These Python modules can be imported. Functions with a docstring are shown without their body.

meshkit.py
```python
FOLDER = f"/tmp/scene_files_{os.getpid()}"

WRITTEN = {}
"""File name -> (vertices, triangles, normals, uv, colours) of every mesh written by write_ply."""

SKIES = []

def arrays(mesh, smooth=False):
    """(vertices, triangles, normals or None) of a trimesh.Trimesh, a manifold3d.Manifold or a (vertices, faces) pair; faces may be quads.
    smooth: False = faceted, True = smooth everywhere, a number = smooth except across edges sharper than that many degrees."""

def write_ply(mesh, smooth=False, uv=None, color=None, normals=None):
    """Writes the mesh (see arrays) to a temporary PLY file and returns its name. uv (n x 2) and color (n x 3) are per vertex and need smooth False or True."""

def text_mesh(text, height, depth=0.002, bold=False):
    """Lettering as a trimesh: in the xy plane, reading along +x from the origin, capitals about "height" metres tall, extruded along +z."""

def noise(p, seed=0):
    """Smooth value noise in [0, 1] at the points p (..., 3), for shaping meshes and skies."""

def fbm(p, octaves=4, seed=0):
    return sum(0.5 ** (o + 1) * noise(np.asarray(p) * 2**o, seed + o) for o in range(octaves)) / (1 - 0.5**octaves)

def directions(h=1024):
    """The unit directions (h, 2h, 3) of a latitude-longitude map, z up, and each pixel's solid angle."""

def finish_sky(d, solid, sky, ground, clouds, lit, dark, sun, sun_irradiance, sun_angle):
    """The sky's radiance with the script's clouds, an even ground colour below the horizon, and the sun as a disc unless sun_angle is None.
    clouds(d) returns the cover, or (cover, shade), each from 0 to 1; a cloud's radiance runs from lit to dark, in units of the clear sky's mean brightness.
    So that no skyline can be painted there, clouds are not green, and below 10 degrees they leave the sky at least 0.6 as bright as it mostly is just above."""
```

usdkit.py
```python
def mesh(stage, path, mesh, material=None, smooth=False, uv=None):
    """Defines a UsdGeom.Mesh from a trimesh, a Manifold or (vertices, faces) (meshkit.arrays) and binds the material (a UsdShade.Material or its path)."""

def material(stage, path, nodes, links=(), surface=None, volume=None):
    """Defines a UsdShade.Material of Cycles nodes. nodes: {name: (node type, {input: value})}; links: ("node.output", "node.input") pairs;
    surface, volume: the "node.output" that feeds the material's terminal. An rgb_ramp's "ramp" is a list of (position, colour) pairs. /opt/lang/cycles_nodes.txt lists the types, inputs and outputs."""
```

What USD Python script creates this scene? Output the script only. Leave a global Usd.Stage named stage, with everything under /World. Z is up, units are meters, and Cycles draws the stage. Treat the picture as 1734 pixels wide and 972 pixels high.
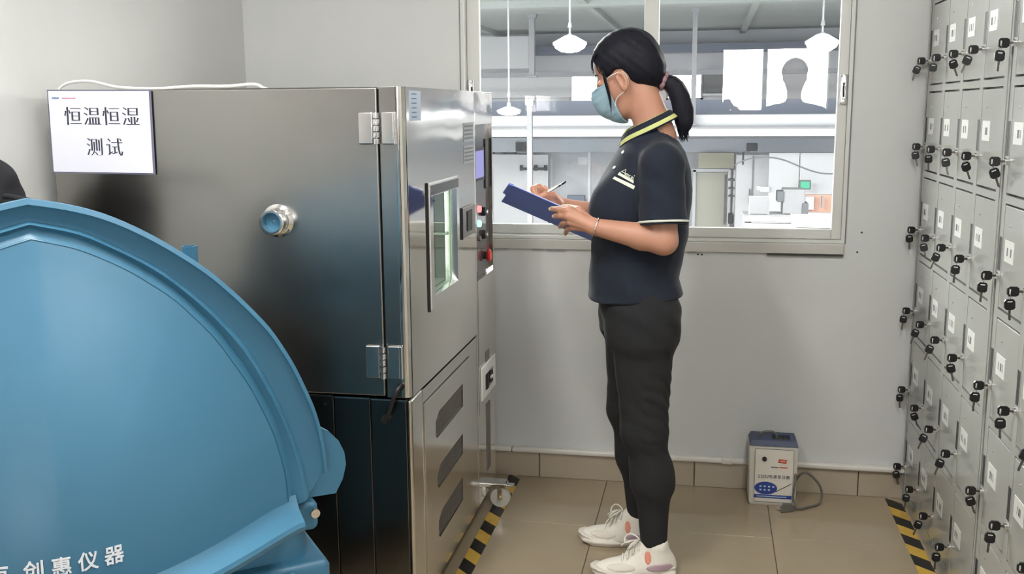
import math, json, random
import numpy as np, trimesh, manifold3d as m3
import usdkit, meshkit
from pxr import Usd, UsdGeom, UsdLux, UsdShade, Sdf, Gf, Vt
from shapely.geometry import Polygon, LineString, box as sbox
from shapely.ops import unary_union

stage = Usd.Stage.CreateInMemory()
UsdGeom.SetStageUpAxis(stage, UsdGeom.Tokens.z)
UsdGeom.SetStageMetersPerUnit(stage, 1.0)
world = UsdGeom.Xform.Define(stage, '/World'); stage.SetDefaultPrim(world.GetPrim())
PI = math.pi

# ------------------------------------------------------------ camera
CAM_H, FPX, YAW, PITCH, ROLL = 1.43, 1725.6, -0.18944, -0.17296, -0.00766
cf = np.array([math.sin(YAW) * math.cos(PITCH), math.cos(YAW) * math.cos(PITCH), math.sin(PITCH)])
cr = np.cross(cf, [0, 0, 1]); cr /= np.linalg.norm(cr); cu = np.cross(cr, cf)
cr, cu = math.cos(ROLL) * cr + math.sin(ROLL) * cu, -math.sin(ROLL) * cr + math.cos(ROLL) * cu
C0 = np.array([0, 0, CAM_H])
cam = UsdGeom.Camera.Define(stage, '/World/camera')
cam.CreateHorizontalApertureAttr(36.0); cam.CreateVerticalApertureAttr(36.0 * 972 / 1734)
cam.CreateFocalLengthAttr(36.0 * FPX / 1734); cam.CreateClippingRangeAttr(Gf.Vec2f(0.02, 200))
cam.AddTransformOp().Set(Gf.Matrix4d(*cr, 0, *cu, 0, *(-cf), 0, *C0, 1))
EXPOSURE = 0.0
cam.CreateExposureAttr(EXPOSURE)

def at(x, y, Y, ax=1):
    """world point seen at photo pixel (x, y) on the plane axis ax = Y"""
    d = (x - 867) / FPX * cr - (y - 486) / FPX * cu + cf
    return C0 + (Y - C0[ax]) / d[ax] * d

# ------------------------------------------------------------ lights
def rect_light(path, loc, w, h, power, color=(1, .988, .965), rot=(0, 0, 0)):
    L = UsdLux.RectLight.Define(stage, path)
    L.CreateWidthAttr(w); L.CreateHeightAttr(h); L.CreateIntensityAttr(power); L.CreateColorAttr(Gf.Vec3f(*color))
    L.AddTranslateOp().Set(Gf.Vec3d(*loc)); L.AddRotateXYZOp().Set(Gf.Vec3f(*rot))
    return L
sky = UsdLux.DomeLight.Define(stage, '/World/sky'); sky.CreateIntensityAttr(0.6); sky.CreateColorAttr(Gf.Vec3f(0.85, 0.93, 1.0))
K_ROOM, K_HALL = 66.0, 37.0
ROOM_LAMPS = [(-0.95, 1.25, 1.0), (0.45, 1.25, .55), (-0.95, -1.4, .12), (0.35, -1.4, .12)]

# ------------------------------------------------------------ helpers
def S(r, g=None, b=None):
    if g is None: g = b = r
    f = lambda c: c / 255 / 12.92 if c <= 10 else ((c / 255 + .055) / 1.055) ** 2.4
    return (f(r), f(g), f(b))
used = {}
def numbered(name, parent='/World'):
    k = (parent, name); n = used.get(k, 0); used[k] = n + 1
    return name if n == 0 else f'{name}_{n:03d}'
def ppath(parent):
    return '/World' if parent is None else (parent if isinstance(parent, str) else str((parent.GetPrim() if hasattr(parent, 'GetPrim') else parent).GetPath()))
def obj(name, mesh, mt, parent=None, smooth=30, label=None, kind=None):
    pp = ppath(parent)
    if isinstance(mesh, (list,)): mesh = trimesh.util.concatenate(mesh)
    p = usdkit.mesh(stage, f'{pp}/{numbered(name, pp)}', mesh, M[mt], smooth=smooth).GetPrim()
    if label: p.SetCustomDataByKey('label', label)
    if kind: p.SetCustomDataByKey('kind', kind)
    return p
def tag(p, label, cat, group=None, kind=None):
    p.SetCustomDataByKey('label', label); p.SetCustomDataByKey('category', cat)
    if group: p.SetCustomDataByKey('group', group)
    if kind: p.SetCustomDataByKey('kind', kind)
    return p
def thing(name, label, cat, loc=(0, 0, 0), rotz=0.0, group=None, kind=None, rot=None):
    x = UsdGeom.Xform.Define(stage, '/World/' + numbered(name)); x.AddTranslateOp().Set(Gf.Vec3d(*[float(v) for v in loc]))
    if rot is not None: x.AddRotateXYZOp().Set(Gf.Vec3f(*rot))
    else: x.AddRotateZOp().Set(math.degrees(rotz))
    return tag(x.GetPrim(), label, cat, group, kind)
def dup(src, loc, rotz, label, group=None):
    was = src.GetCustomData(); base = src.GetName()
    base = base[:-4] if base[-3:].isdigit() else base
    r = thing(base, label, was['category'], loc, rotz, group or was.get('group'))
    if base == 'key_set': UsdGeom.Xformable(r).AddScaleOp().Set(Gf.Vec3f(.68, .68, .68))
    r.GetReferences().AddInternalReference(src.GetPath()); r.SetInstanceable(True)
    return r
def struct(name, mesh, mt, label, cat, parent=None, smooth=30):
    p = obj(name, mesh, mt, parent, smooth)
    if parent is None: tag(p, label, cat, None, 'structure')
    return p

# ---- shapes
def bx(x0, x1, y0, y1, z0, z1, r=0.0):
    x0, x1 = min(x0, x1), max(x0, x1); y0, y1 = min(y0, y1), max(y0, y1); z0, z1 = min(z0, z1), max(z0, z1)
    if r <= 0:
        b = trimesh.creation.box([x1 - x0, y1 - y0, z1 - z0]); b.apply_translation([(x0 + x1) / 2, (y0 + y1) / 2, (z0 + z1) / 2]); return b
    r = min(r, .49 * min(x1 - x0, y1 - y0, z1 - z0)); k = r * .35
    P = []
    for X in ((x0, 1), (x1, -1)):
        for Y in ((y0, 1), (y1, -1)):
            for Z in ((z0, 1), (z1, -1)):
                for a, b, c in ((0, r, r), (r, 0, r), (r, r, 0), (k, k, r), (k, r, k), (r, k, k)):
                    P.append((X[0] + X[1] * a, Y[0] + Y[1] * b, Z[0] + Z[1] * c))
    return trimesh.convex.convex_hull(np.array(P))
def hull(P): return trimesh.convex.convex_hull(np.array(P, float))
def to_man(t): return m3.Manifold(m3.Mesh(np.asarray(t.vertices, np.float32), np.asarray(t.faces, np.uint32)))
def to_tri(m):
    q = m.to_mesh(); return trimesh.Trimesh(q.vert_properties[:, :3], q.tri_verts, process=False)
def sub(a, *bs):
    a = to_man(a)
    for b in bs: a = a - to_man(b)
    return to_tri(a)
def frame_from(d):
    d = np.asarray(d, float); d = d / np.linalg.norm(d)
    a = np.array([0, 0, 1.0]) if abs(d[2]) < .9 else np.array([1.0, 0, 0])
    x = np.cross(a, d); x /= np.linalg.norm(x); return x, np.cross(d, x), d
def cyl(a, b, r, n=20, r2=None):
    a, b = np.array(a, float), np.array(b, float); x, y, d = frame_from(b - a); r2 = r if r2 is None else r2
    t = np.linspace(0, 2 * PI, n, endpoint=False); ring = np.outer(np.cos(t), x) + np.outer(np.sin(t), y)
    V = np.vstack([a + ring * r, b + ring * r2, [a], [b]]); F = []
    for i in range(n):
        j = (i + 1) % n; F += [[i, j, n + j], [i, n + j, n + i], [2 * n, j, i], [2 * n + 1, n + i, n + j]]
    return trimesh.Trimesh(V, F, process=False)
def spline(P, n):
    P = np.array(P, float)
    if len(P) == 2: return P[0] + np.linspace(0, 1, n)[:, None] * (P[1] - P[0])
    from scipy.interpolate import CubicSpline
    d = np.r_[0, np.cumsum(np.linalg.norm(np.diff(P, axis=0), axis=1))]
    return CubicSpline(d, P)(np.linspace(0, d[-1], n))
def tube(P, r, n=8, k=40, raw=False):
    """tube along points; r number or list along the curve"""
    Q = np.array(P, float) if raw else spline(P, k); m = len(Q)
    R = np.interp(np.linspace(0, 1, m), np.linspace(0, 1, len(r)), r) if np.ndim(r) else np.full(m, r)
    T = np.gradient(Q, axis=0); T /= np.linalg.norm(T, axis=1)[:, None] + 1e-12
    x, y, _ = frame_from(T[0]); V = []; t = np.linspace(0, 2 * PI, n, endpoint=False)
    for i in range(m):
        x = x - T[i] * (x @ T[i]); x /= np.linalg.norm(x); y = np.cross(T[i], x)
        V.append(Q[i] + R[i] * (np.outer(np.cos(t), x) + np.outer(np.sin(t), y)))
    V = np.vstack(V + [Q[:1], Q[-1:]]); F = []
    for i in range(m - 1):
        for j in range(n):
            a, b = i * n + j, i * n + (j + 1) % n; F += [[a, b, b + n], [a, b + n, a + n]]
    e = m * n
    for j in range(n): F += [[e, (j + 1) % n, j], [e + 1, e - n + j, e - n + (j + 1) % n]]
    return trimesh.Trimesh(V, F, process=False)
def grid(V, close_u=False, close_v=False):
    """quad sheet through V[i][j]"""
    V = np.asarray(V, float); a, b = V.shape[:2]; F = []
    for i in range(a if close_u else a - 1):
        for j in range(b if close_v else b - 1):
            p, q = i * b + j, ((i + 1) % a) * b + j; s, t = i * b + (j + 1) % b, ((i + 1) % a) * b + (j + 1) % b
            F += [[p, q, t], [p, t, s]]
    return trimesh.Trimesh(V.reshape(-1, 3), F, process=False)
def lathe(prof, n=28, axis='z', loc=(0, 0, 0)):
    pr = np.array(prof, float); t = np.linspace(0, 2 * PI, n, endpoint=False)
    V = np.stack([np.outer(np.cos(t), pr[:, 0]), np.outer(np.sin(t), pr[:, 0]), np.tile(pr[:, 1], (n, 1))], -1)
    m = grid(V, close_u=True)
    if axis == 'y': m.vertices = np.stack([m.vertices[:, 0], -m.vertices[:, 2], m.vertices[:, 1]], 1)
    if axis == 'x': m.vertices = np.stack([m.vertices[:, 2], m.vertices[:, 1], -m.vertices[:, 0]], 1)
    m.apply_translation(loc); m.merge_vertices(); return m
def extr(poly, depth, O, U, V_):
    """extrude a 2D polygon: (u, v) -> O + u U + v V, thickness along U x V"""
    U, V_, O = np.array(U, float), np.array(V_, float), np.array(O, float); W = np.cross(U, V_)
    out = []
    for g in getattr(poly, 'geoms', [poly]):
        if g.is_empty: continue
        m = trimesh.creation.extrude_polygon(g, depth, engine='earcut'); q = m.vertices
        m.vertices = O + np.outer(q[:, 0], U) + np.outer(q[:, 1], V_) + np.outer(q[:, 2], W); out.append(m)
    return trimesh.util.concatenate(out)
GLY = json.loads(r'''{"s恒": "33,18,93,18,93,14,33,14|36,86,36,89,92,89,92,86|41,72,86,72,86,29,41,29;50,33,77,32,77,50,50,50;50,53,77,52,77,69,50,69|3,54,4,59,5,59,5,63,6,63,7,76,16,75,16,94,25,94,25,77,32,79,34,72,37,68,37,64,31,63,27,75,25,75,25,9,16,9,16,74,14,74,14,66,13,66,11,53,8,52", "s温": "24,12,24,15,32,15,32,45,87,45,87,15,94,15,94,12;71,16,78,15,78,42,71,42;56,16,63,15,63,42,56,42;41,16,48,15,48,42,41,42|35,90,84,90,84,57,35,57;44,60,75,59,75,72,44,72;44,75,75,74,75,87,44,87|11,90,12,93,16,93,28,87,30,85,30,83,29,81,25,81,20,86|7,14,10,20,12,21,15,29,17,30,22,42,25,43,26,41,28,41,29,38,25,30,23,29,15,12,11,11|5,64,7,67,10,67,22,61,23,59,25,59,25,57,23,55,20,55,14,60", "s湿": "24,12,24,15,48,15,48,49,56,49,56,15,64,15,64,49,73,49,73,15,94,15,94,12|75,24,77,31,80,35,82,44,90,43,90,41,81,23|34,90,87,90,87,56,34,56;43,60,78,59,78,72,43,72;43,75,78,74,78,87,43,87|32,40,32,43,35,43,35,44,39,43,43,35,43,32,45,30,46,25,38,23,38,27,35,33,35,36|11,90,12,93,15,93,28,86,29,83,27,81,24,81,19,86,15,87,14,89|7,14,13,25,13,28,17,34,19,42,20,43,24,42,26,40,26,37,15,12,11,11,10,13|5,65,7,68,10,68,18,64,22,60,24,60,24,58,23,56,19,56,15,60,11,61,10,63", "s测": "72,10,71,12,82,12,83,13,83,93,91,93,91,16,90,16,90,13,87,10|69,85,70,86,77,86,77,31,69,31|29,89,64,89,64,32,56,32,55,87,37,87,37,32,29,32|48,23,50,25,53,25,61,17,61,15,64,13,64,11,59,10,57,12,57,14,54,16,54,18|27,10,27,12,30,13,37,20,41,28,41,33,42,34,42,76,50,76,50,39,49,39,48,29,46,27,46,24,38,14,36,14,34,11,30,9|9,90,11,93,15,93,16,91,25,87,27,85,27,83,25,81,22,81,20,84,18,84,11,90|7,16,13,27,13,30,17,37,17,40,21,41,25,39,14,11,8,12|5,64,7,67,11,67,12,65,21,61,23,58,21,55,19,55,15,59,11,60,10,62", "s试": "33,71,33,74,64,74,64,94,73,94,73,74,93,74,93,71,74,70,74,57,75,56,76,38,77,37,77,31,78,31,78,27,79,27,79,23,81,18,83,17,85,17,86,30,89,30,90,28,94,27,91,14,88,10,82,9,77,11,71,21,70,28,69,28,69,33,68,33,68,39,67,39,67,46,66,46,65,71|77,89,78,93,81,93,87,87,87,85,90,82,88,80,84,80,81,86|36,16,35,20,39,20,39,21,43,21,46,23,46,50,36,50,36,53,63,53,63,50,54,50,54,26,56,25,61,27,66,27,66,24,60,23,54,20,50,20,44,17,40,17,40,16|4,60,4,64,26,64,26,24,30,25,31,27,35,29,37,29,38,27,37,24,35,24,34,22,32,22,31,20,29,20,19,12,16,12,15,14,15,17,17,18,17,22,18,23,18,60|13,89,15,92,19,92,30,80,27,77,24,77,24,79", "b市": "4,73,4,83,44,83,41,91,39,92,39,96,45,97,45,98,49,97,56,83,93,83,93,73,53,72,53,63,84,63,85,62,85,25,84,25,84,22,79,18,61,17,58,27,74,27,74,53,53,53,53,6,43,6,43,53,24,53,23,17,13,17,13,63,43,63,43,73", "b创": "62,13,63,16,79,16,79,95,80,96,89,96,90,94,90,16,89,16,89,11,86,8,80,7,80,6,65,6,64,11|61,86,70,86,71,85,71,31,70,30,61,30|2,60,2,63,4,63,9,69,11,69,13,71,13,73,22,82,29,97,37,96,39,94,37,89,54,72,54,70,59,65,59,63,54,58,50,58,49,37,47,32,44,29,41,29,41,28,29,28,28,29,28,34,27,34,28,38,30,37,38,37,39,40,39,45,40,46,40,53,23,53,23,17,46,17,47,18,48,30,51,30,57,27,57,20,56,20,56,15,54,11,52,9,46,8,46,7,23,7,23,8,16,9,13,13,13,57,11,57,10,55,7,55;20,66,19,62,47,63,46,66,42,69,42,71,33,80,26,73,26,71", "b惠": "24,32,25,33,34,33,34,18,35,16,62,16,65,18,65,25,66,26,74,24,74,26,72,27,71,30,74,32,80,33,87,24,88,20,90,19,92,12,83,9,80,17,78,18,77,22,76,22,74,20,74,14,72,10,66,7,33,7,33,8,29,8,25,11,25,14,24,14|6,36,6,44,8,45,43,46,42,49,13,49,13,79,42,79,43,82,7,82,6,83,6,91,43,91,43,97,53,97,54,91,90,91,90,83,89,82,53,81,54,79,84,79,84,50,83,49,77,48,77,47,81,46,91,38,91,35,88,34,86,31,84,31,78,36,50,36,50,34,57,31,62,26,57,20,54,20,48,26,38,31,38,34,40,34,40,36,7,35;53,58,73,57,74,60,54,61;53,69,73,68,74,70,54,71;54,49,53,45,61,45,60,49;23,58,42,57,43,60,24,61;23,69,42,68,43,70,24,71|4,13,4,15,6,16,6,18,8,19,10,23,13,33,21,31,22,27,20,25,18,17,15,14,14,10,10,9", "b仪": "1,55,1,59,8,65,8,67,11,69,13,74,15,75,17,81,19,82,21,89,24,93,24,96,27,97,27,96,34,95,34,91,32,89,32,86,26,74,24,72,24,14,29,15,41,21,54,32,52,36,50,37,44,49,44,52,42,54,42,57,39,63,39,67,37,70,37,74,36,74,34,89,44,90,46,75,47,75,47,71,52,59,52,56,58,44,61,41,65,45,71,57,71,60,73,62,74,69,77,76,79,91,80,92,88,91,89,90,89,83,88,83,87,74,85,71,85,67,84,67,81,55,78,51,76,44,74,43,73,39,71,38,68,32,77,23,79,23,80,21,82,21,83,19,87,17,94,15,95,13,91,10,91,8,89,6,86,6,71,14,60,23,57,22,50,15,46,14,45,12,33,6,29,6,27,11,25,12,24,6,15,6,14,7,14,55,12,55,8,49,5,49,3,54|51,89,51,92,59,95,63,90,64,86,66,85,71,74,63,69,61,71,56,83", "b器": "2,33,3,36,8,37,18,42,22,46,5,47,4,48,4,57,35,57,39,62,38,64,11,64,11,93,44,93,44,67,51,66,52,93,86,93,86,64,73,63,73,62,77,61,79,57,92,57,93,56,93,48,92,47,72,46,72,45,84,39,95,36,95,34,92,32,92,30,90,28,86,28,86,7,85,6,77,6,75,9,63,9,61,6,52,6,52,38,53,39,63,40,57,47,38,47,33,41,31,41,31,39,43,39,44,38,44,7,43,6,35,6,33,9,22,9,21,6,11,6,11,28,6,27,6,29;62,19,76,18,76,29,62,29;75,73,76,84,62,84,62,73;50,64,48,57,63,58,63,59,58,60,58,64,52,64;21,19,34,18,34,29,21,29;34,83,21,84,21,73,34,73", "b电": "11,26,11,83,42,83,42,96,43,97,53,97,53,83,85,83,85,33,94,30,93,17,89,10,85,8,50,8,46,10,43,14,42,32,21,32,21,26;53,20,55,18,81,18,83,20,84,32,53,32;53,43,75,42,75,53,53,53;53,64,75,63,75,73,53,73;21,43,42,42,42,53,21,53;21,64,42,63,42,73,21,73", "b源": "75,31,76,35,83,37,87,32,88,28,90,27,91,23,93,22,95,16,89,13,85,13,81,23,79,24,78,28|5,11,5,15,16,35,19,45,24,44,25,42,28,41,28,39,27,39,27,36,23,29,23,26,18,18,18,15,15,9,13,7,11,7,10,9|29,39,30,39,30,46,31,47,31,83,29,83,26,77,24,77,19,82,17,82,10,88,8,88,7,91,12,96,15,96,16,94,20,93,21,91,23,91,24,89,30,86,31,92,32,93,92,93,93,92,93,83,72,83,71,77,70,77,71,75,89,75,90,74,90,40,89,39,71,39,71,11,68,7,65,7,65,6,52,6,50,11,50,15,61,15,61,39,44,39,44,75,59,75,61,80,61,83,41,83,41,46,40,45,40,38,39,38,38,28,37,28,35,19,33,17,33,14,30,11,29,7,26,6,25,8,20,10,19,12,22,15,25,21,25,24,27,26,28,34,29,34;53,48,80,47,80,53,53,53;53,62,79,61,80,65,54,66|36,16,36,18,39,20,43,28,45,29,48,36,52,36,57,34,53,24,51,23,50,19,45,14,45,12,41,12|3,62,3,66,7,70,10,70,16,67,17,65,21,64,22,62,24,62,26,60,26,58,21,52,19,52,12,58", "b变": "4,12,4,15,20,17,20,18,35,21,36,23,34,26,32,26,22,36,22,38,20,40,12,40,12,49,32,49,32,78,24,78,24,76,30,75,30,73,26,65,22,61,22,59,19,57,19,55,16,52,13,52,9,56,7,56,7,58,14,64,21,77,6,78,6,87,7,88,43,88,43,91,40,94,40,96,46,97,46,98,50,98,55,88,90,88,91,87,91,78,64,78,65,73,70,76,74,76,85,65,85,63,89,60,90,56,85,52,82,52,79,55,79,57,75,60,75,62,66,71,64,71,64,49,77,49,79,46,81,46,81,44,78,41,78,39,75,37,75,35,64,25,62,25,61,23,62,21,72,19,72,18,76,18,76,17,93,15,94,13,92,12,89,6,82,6,82,7,77,7,77,8,64,10,49,16,31,11,31,10,27,10,27,9,19,8,19,7,14,7,14,6,8,6,6,11;33,39,41,31,49,28,56,31,64,39,33,40;42,50,54,49,54,78,42,78", "b压": "2,10,2,13,6,20,7,28,8,28,8,34,9,35,9,45,10,46,10,92,11,93,93,93,94,92,94,84,93,83,20,83,20,47,19,46,19,35,18,35,16,19,15,19,15,16,11,6,8,6,7,8|17,19,18,20,50,20,50,50,24,50,24,60,50,60,50,80,51,81,59,81,60,80,60,60,88,60,89,59,89,51,88,50,60,50,60,21,93,20,93,10,18,10,17,11|65,40,65,43,67,43,70,46,73,46,84,35,84,33,87,30,83,26,79,24,77,26,77,28,73,31,73,33"}''')
def glyph(k):
    out = []
    for poly in GLY[k].split('|'):
        rr = [np.array(list(map(int, r.split(','))), float).reshape(-1, 2) for r in poly.split(';')]
        out.append(Polygon(rr[0], rr[1:]).buffer(0))
    return unary_union(out)
def text_poly(keys, size, gap=0.0):
    from shapely import affinity
    out, x = [], 0.0
    for k in keys:
        out.append(affinity.affine_transform(glyph(k), [size / 96, 0, 0, size / 96, x, 0])); x += size + gap
    return unary_union(out), x - gap

# ------------------------------------------------------------ signed distance modelling
def _blk(fn, lo, hi, h, B=8, slack=.012):
    lo, hi = np.array(lo, float), np.array(hi, float); nb = np.ceil((hi - lo) / h / B).astype(int); N = nb * B + 1
    ci = np.stack(np.meshgrid(*[np.arange(k) for k in nb], indexing='ij'), -1).reshape(-1, 3)
    dc = fn(lo + (ci * B + B / 2) * h)
    D = np.repeat(np.repeat(np.repeat(np.where(dc.reshape(nb) < 0, -1.0, 1.0).astype(np.float32), B, 0), B, 1), B, 2)
    D = np.pad(D, ((0, 1),) * 3, mode='edge')
    near = ci[np.abs(dc) < h * B * .87 * 1.25 + slack]
    off = np.stack(np.meshgrid(*[np.arange(B + 1)] * 3, indexing='ij'), -1).reshape(-1, 3)
    for k in range(0, len(near), 700):
        idx = (near[k:k + 700, None, :] * B + off[None]).reshape(-1, 3)
        D[idx[:, 0], idx[:, 1], idx[:, 2]] = fn(lo + idx * h)
    return D, lo
def surf(fn, lo, hi, h, slack=.012, relax=2):
    """surface nets over a signed distance function -> smooth trimesh"""
    D, lo = _blk(fn, lo, hi, h, slack=slack); ins = D < 0; n = D.shape
    c = sum(ins[i:n[0] - 1 + i, j:n[1] - 1 + j, k:n[2] - 1 + k].astype(np.int8) for i in (0, 1) for j in (0, 1) for k in (0, 1))
    cells = np.argwhere((c > 0) & (c < 8)); vid = -np.ones(c.shape, np.int64); vid[tuple(cells.T)] = np.arange(len(cells))
    acc = np.zeros((len(cells), 3)); cnt = np.zeros(len(cells))
    cor = [(i, j, k) for i in (0, 1) for j in (0, 1) for k in (0, 1)]
    val = {q: D[tuple((cells + q).T)].astype(float) for q in cor}
    for a in cor:
        for ax in range(3):
            if a[ax]: continue
            b = list(a); b[ax] = 1; b = tuple(b); va, vb = val[a], val[b]; s = (va < 0) != (vb < 0)
            t = np.where(s, va / np.where(s, va - vb, 1), 0); P = np.tile(np.array(a, float), (len(cells), 1)); P[:, ax] += t
            acc[s] += P[s]; cnt += s
    V = lo + (cells + acc / np.maximum(cnt, 1)[:, None]) * h; F = []
    for ax in range(3):
        o = [np.array(e) for e in np.eye(3, dtype=int)]; u, v = o[(ax + 1) % 3], o[(ax + 2) % 3]
        sl = [slice(1, -1)] * 3; sl[ax] = slice(0, n[ax] - 1); s2 = list(sl); s2[ax] = slice(1, n[ax])
        ch = ins[tuple(sl)] != ins[tuple(s2)]; e = np.argwhere(ch); base = e + np.array([0 if i == ax else 1 for i in range(3)])
        flip = ins[tuple(base.T)]
        q = [vid[tuple((base - d).T)] for d in (0 * u, u, u + v, v)]
        Q = np.stack(q, 1); Q[~flip] = Q[~flip][:, ::-1]; F.append(Q)
    F = np.vstack(F); F = F[(F >= 0).all(1)]; F = np.vstack([F[:, [0, 1, 2]], F[:, [0, 2, 3]]])
    m = trimesh.Trimesh(V, F, process=False)
    if relax:
        from scipy.sparse import coo_matrix
        e = m.edges_unique; n_ = len(V); A = coo_matrix((np.ones(2 * len(e)), (np.r_[e[:, 0], e[:, 1]], np.r_[e[:, 1], e[:, 0]])), shape=(n_, n_)).tocsr()
        dg = np.maximum(np.asarray(A.sum(1)).ravel(), 1)[:, None]; X = V.copy()
        for _ in range(relax):
            for w_ in (.5, -.52): X = X + w_ * (A @ X / dg - X)
        m.vertices = X
    if m.volume < 0: m.invert()
    return m
def smin(a, b, k):
    h = np.clip(.5 + .5 * (b - a) / k, 0, 1); return b + (a - b) * h - k * h * (1 - h)
def smax(a, b, k): return -smin(-a, -b, k)
def cap(p, a, b, ra, rb):
    a, b = np.array(a, float), np.array(b, float); ab = b - a; t = np.clip((p - a) @ ab / (ab @ ab), 0, 1)
    return np.linalg.norm(p - a - t[:, None] * ab, axis=1) - (ra + (rb - ra) * t)
def ell(p, c, r, A=None):
    q = p - np.array(c, float)
    if A is not None: q = q @ np.array(A, float).T
    r = np.array(r, float); k0 = np.linalg.norm(q / r, axis=1); k1 = np.linalg.norm(q / r ** 2, axis=1) + 1e-9
    return k0 * (k0 - 1) / k1
def chain(p, pts, rad, k=.006):
    d = None
    for i in range(len(pts) - 1):
        e = cap(p, pts[i], pts[i + 1], rad[i], rad[i + 1]); d = e if d is None else smin(d, e, k)
    return d
def polysd(q, poly):
    """signed distance to a 2D polygon (negative inside)"""
    P = np.array(poly, float); d = np.full(len(q), 1e9); ins = np.zeros(len(q), bool); j = len(P) - 1
    for i in range(len(P)):
        e = P[j] - P[i]; w = q - P[i]; t = np.clip(w @ e / (e @ e), 0, 1); d = np.minimum(d, ((w - t[:, None] * e) ** 2).sum(1))
        c = ((P[i, 1] > q[:, 1]) != (P[j, 1] > q[:, 1]))
        with np.errstate(divide='ignore', invalid='ignore'):
            xx = (P[j, 0] - P[i, 0]) * (q[:, 1] - P[i, 1]) / (P[j, 1] - P[i, 1]) + P[i, 0]
        ins ^= c & (q[:, 0] < xx); j = i
    return np.where(ins, -1, 1) * np.sqrt(d)

# ------------------------------------------------------------ materials
M = {}
def mat(name, base, rough=.5, metal=0.0, noise=None, bump=None, wave=None, rvar=None, **kw):
    """principled material; noise=(scale, other colour, lo, hi), bump=(scale, strength), wave=(vector scale xyz, strength), rvar=(scale, lo, hi)"""
    n = {'p': ('principled_bsdf', {'base_color': base, 'roughness': rough, 'metallic': metal, **kw}), 'tc': ('texture_coordinate', {})}; l = []
    if noise:
        sc = noise[0]
        if np.ndim(sc):
            n['nm'] = ('mapping', {'scale': sc}); l.append(('tc.object', 'nm.vector')); src = 'nm.vector'; s_ = 1.0
        else: src, s_ = 'tc.object', sc
        n['nt'] = ('noise_texture', {'scale': s_, 'detail': 4.0, 'roughness': .6})
        n['rp'] = ('rgb_ramp', {'ramp': [(noise[2], base), (noise[3], noise[1])]})
        l += [(src, 'nt.vector'), ('nt.fac', 'rp.fac'), ('rp.color', 'p.base_color')]
    if rvar:
        n['rn'] = ('noise_texture', {'scale': rvar[0], 'detail': 3.0}); n['rr'] = ('map_range', {'from_min': .3, 'from_max': .7, 'to_min': rvar[1], 'to_max': rvar[2], 'clamp': True})
        l += [('tc.object', 'rn.vector'), ('rn.fac', 'rr.value'), ('rr.result', 'p.roughness')]
    last = None
    if bump:
        n['bn'] = ('noise_texture', {'scale': bump[0], 'detail': 3.0}); n['bb'] = ('bump', {'strength': bump[1], 'distance': bump[2] if len(bump) > 2 else .002})
        l += [('tc.object', 'bn.vector'), ('bn.fac', 'bb.height')]; last = 'bb.normal'
    if wave:
        n['wm'] = ('mapping', {'scale': wave[0]}); n['wn'] = ('noise_texture', {'scale': 1.0, 'detail': 2.0}); n['wb'] = ('bump', {'strength': wave[1], 'distance': wave[2] if len(wave) > 2 else .002})
        l += [('tc.object', 'wm.vector'), ('wm.vector', 'wn.vector'), ('wn.fac', 'wb.height')]
        if last: l.append((last, 'wb.normal'))
        last = 'wb.normal'
    if last: l.append((last, 'p.normal'))
    M[name] = usdkit.material(stage, '/World/Looks/' + name, n, l, surface='p.BSDF')
def emit(name, color, strength):
    M[name] = usdkit.material(stage, '/World/Looks/' + name, {'e': ('emission', {'color': color, 'strength': strength})}, [], surface='e.emission')
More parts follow.
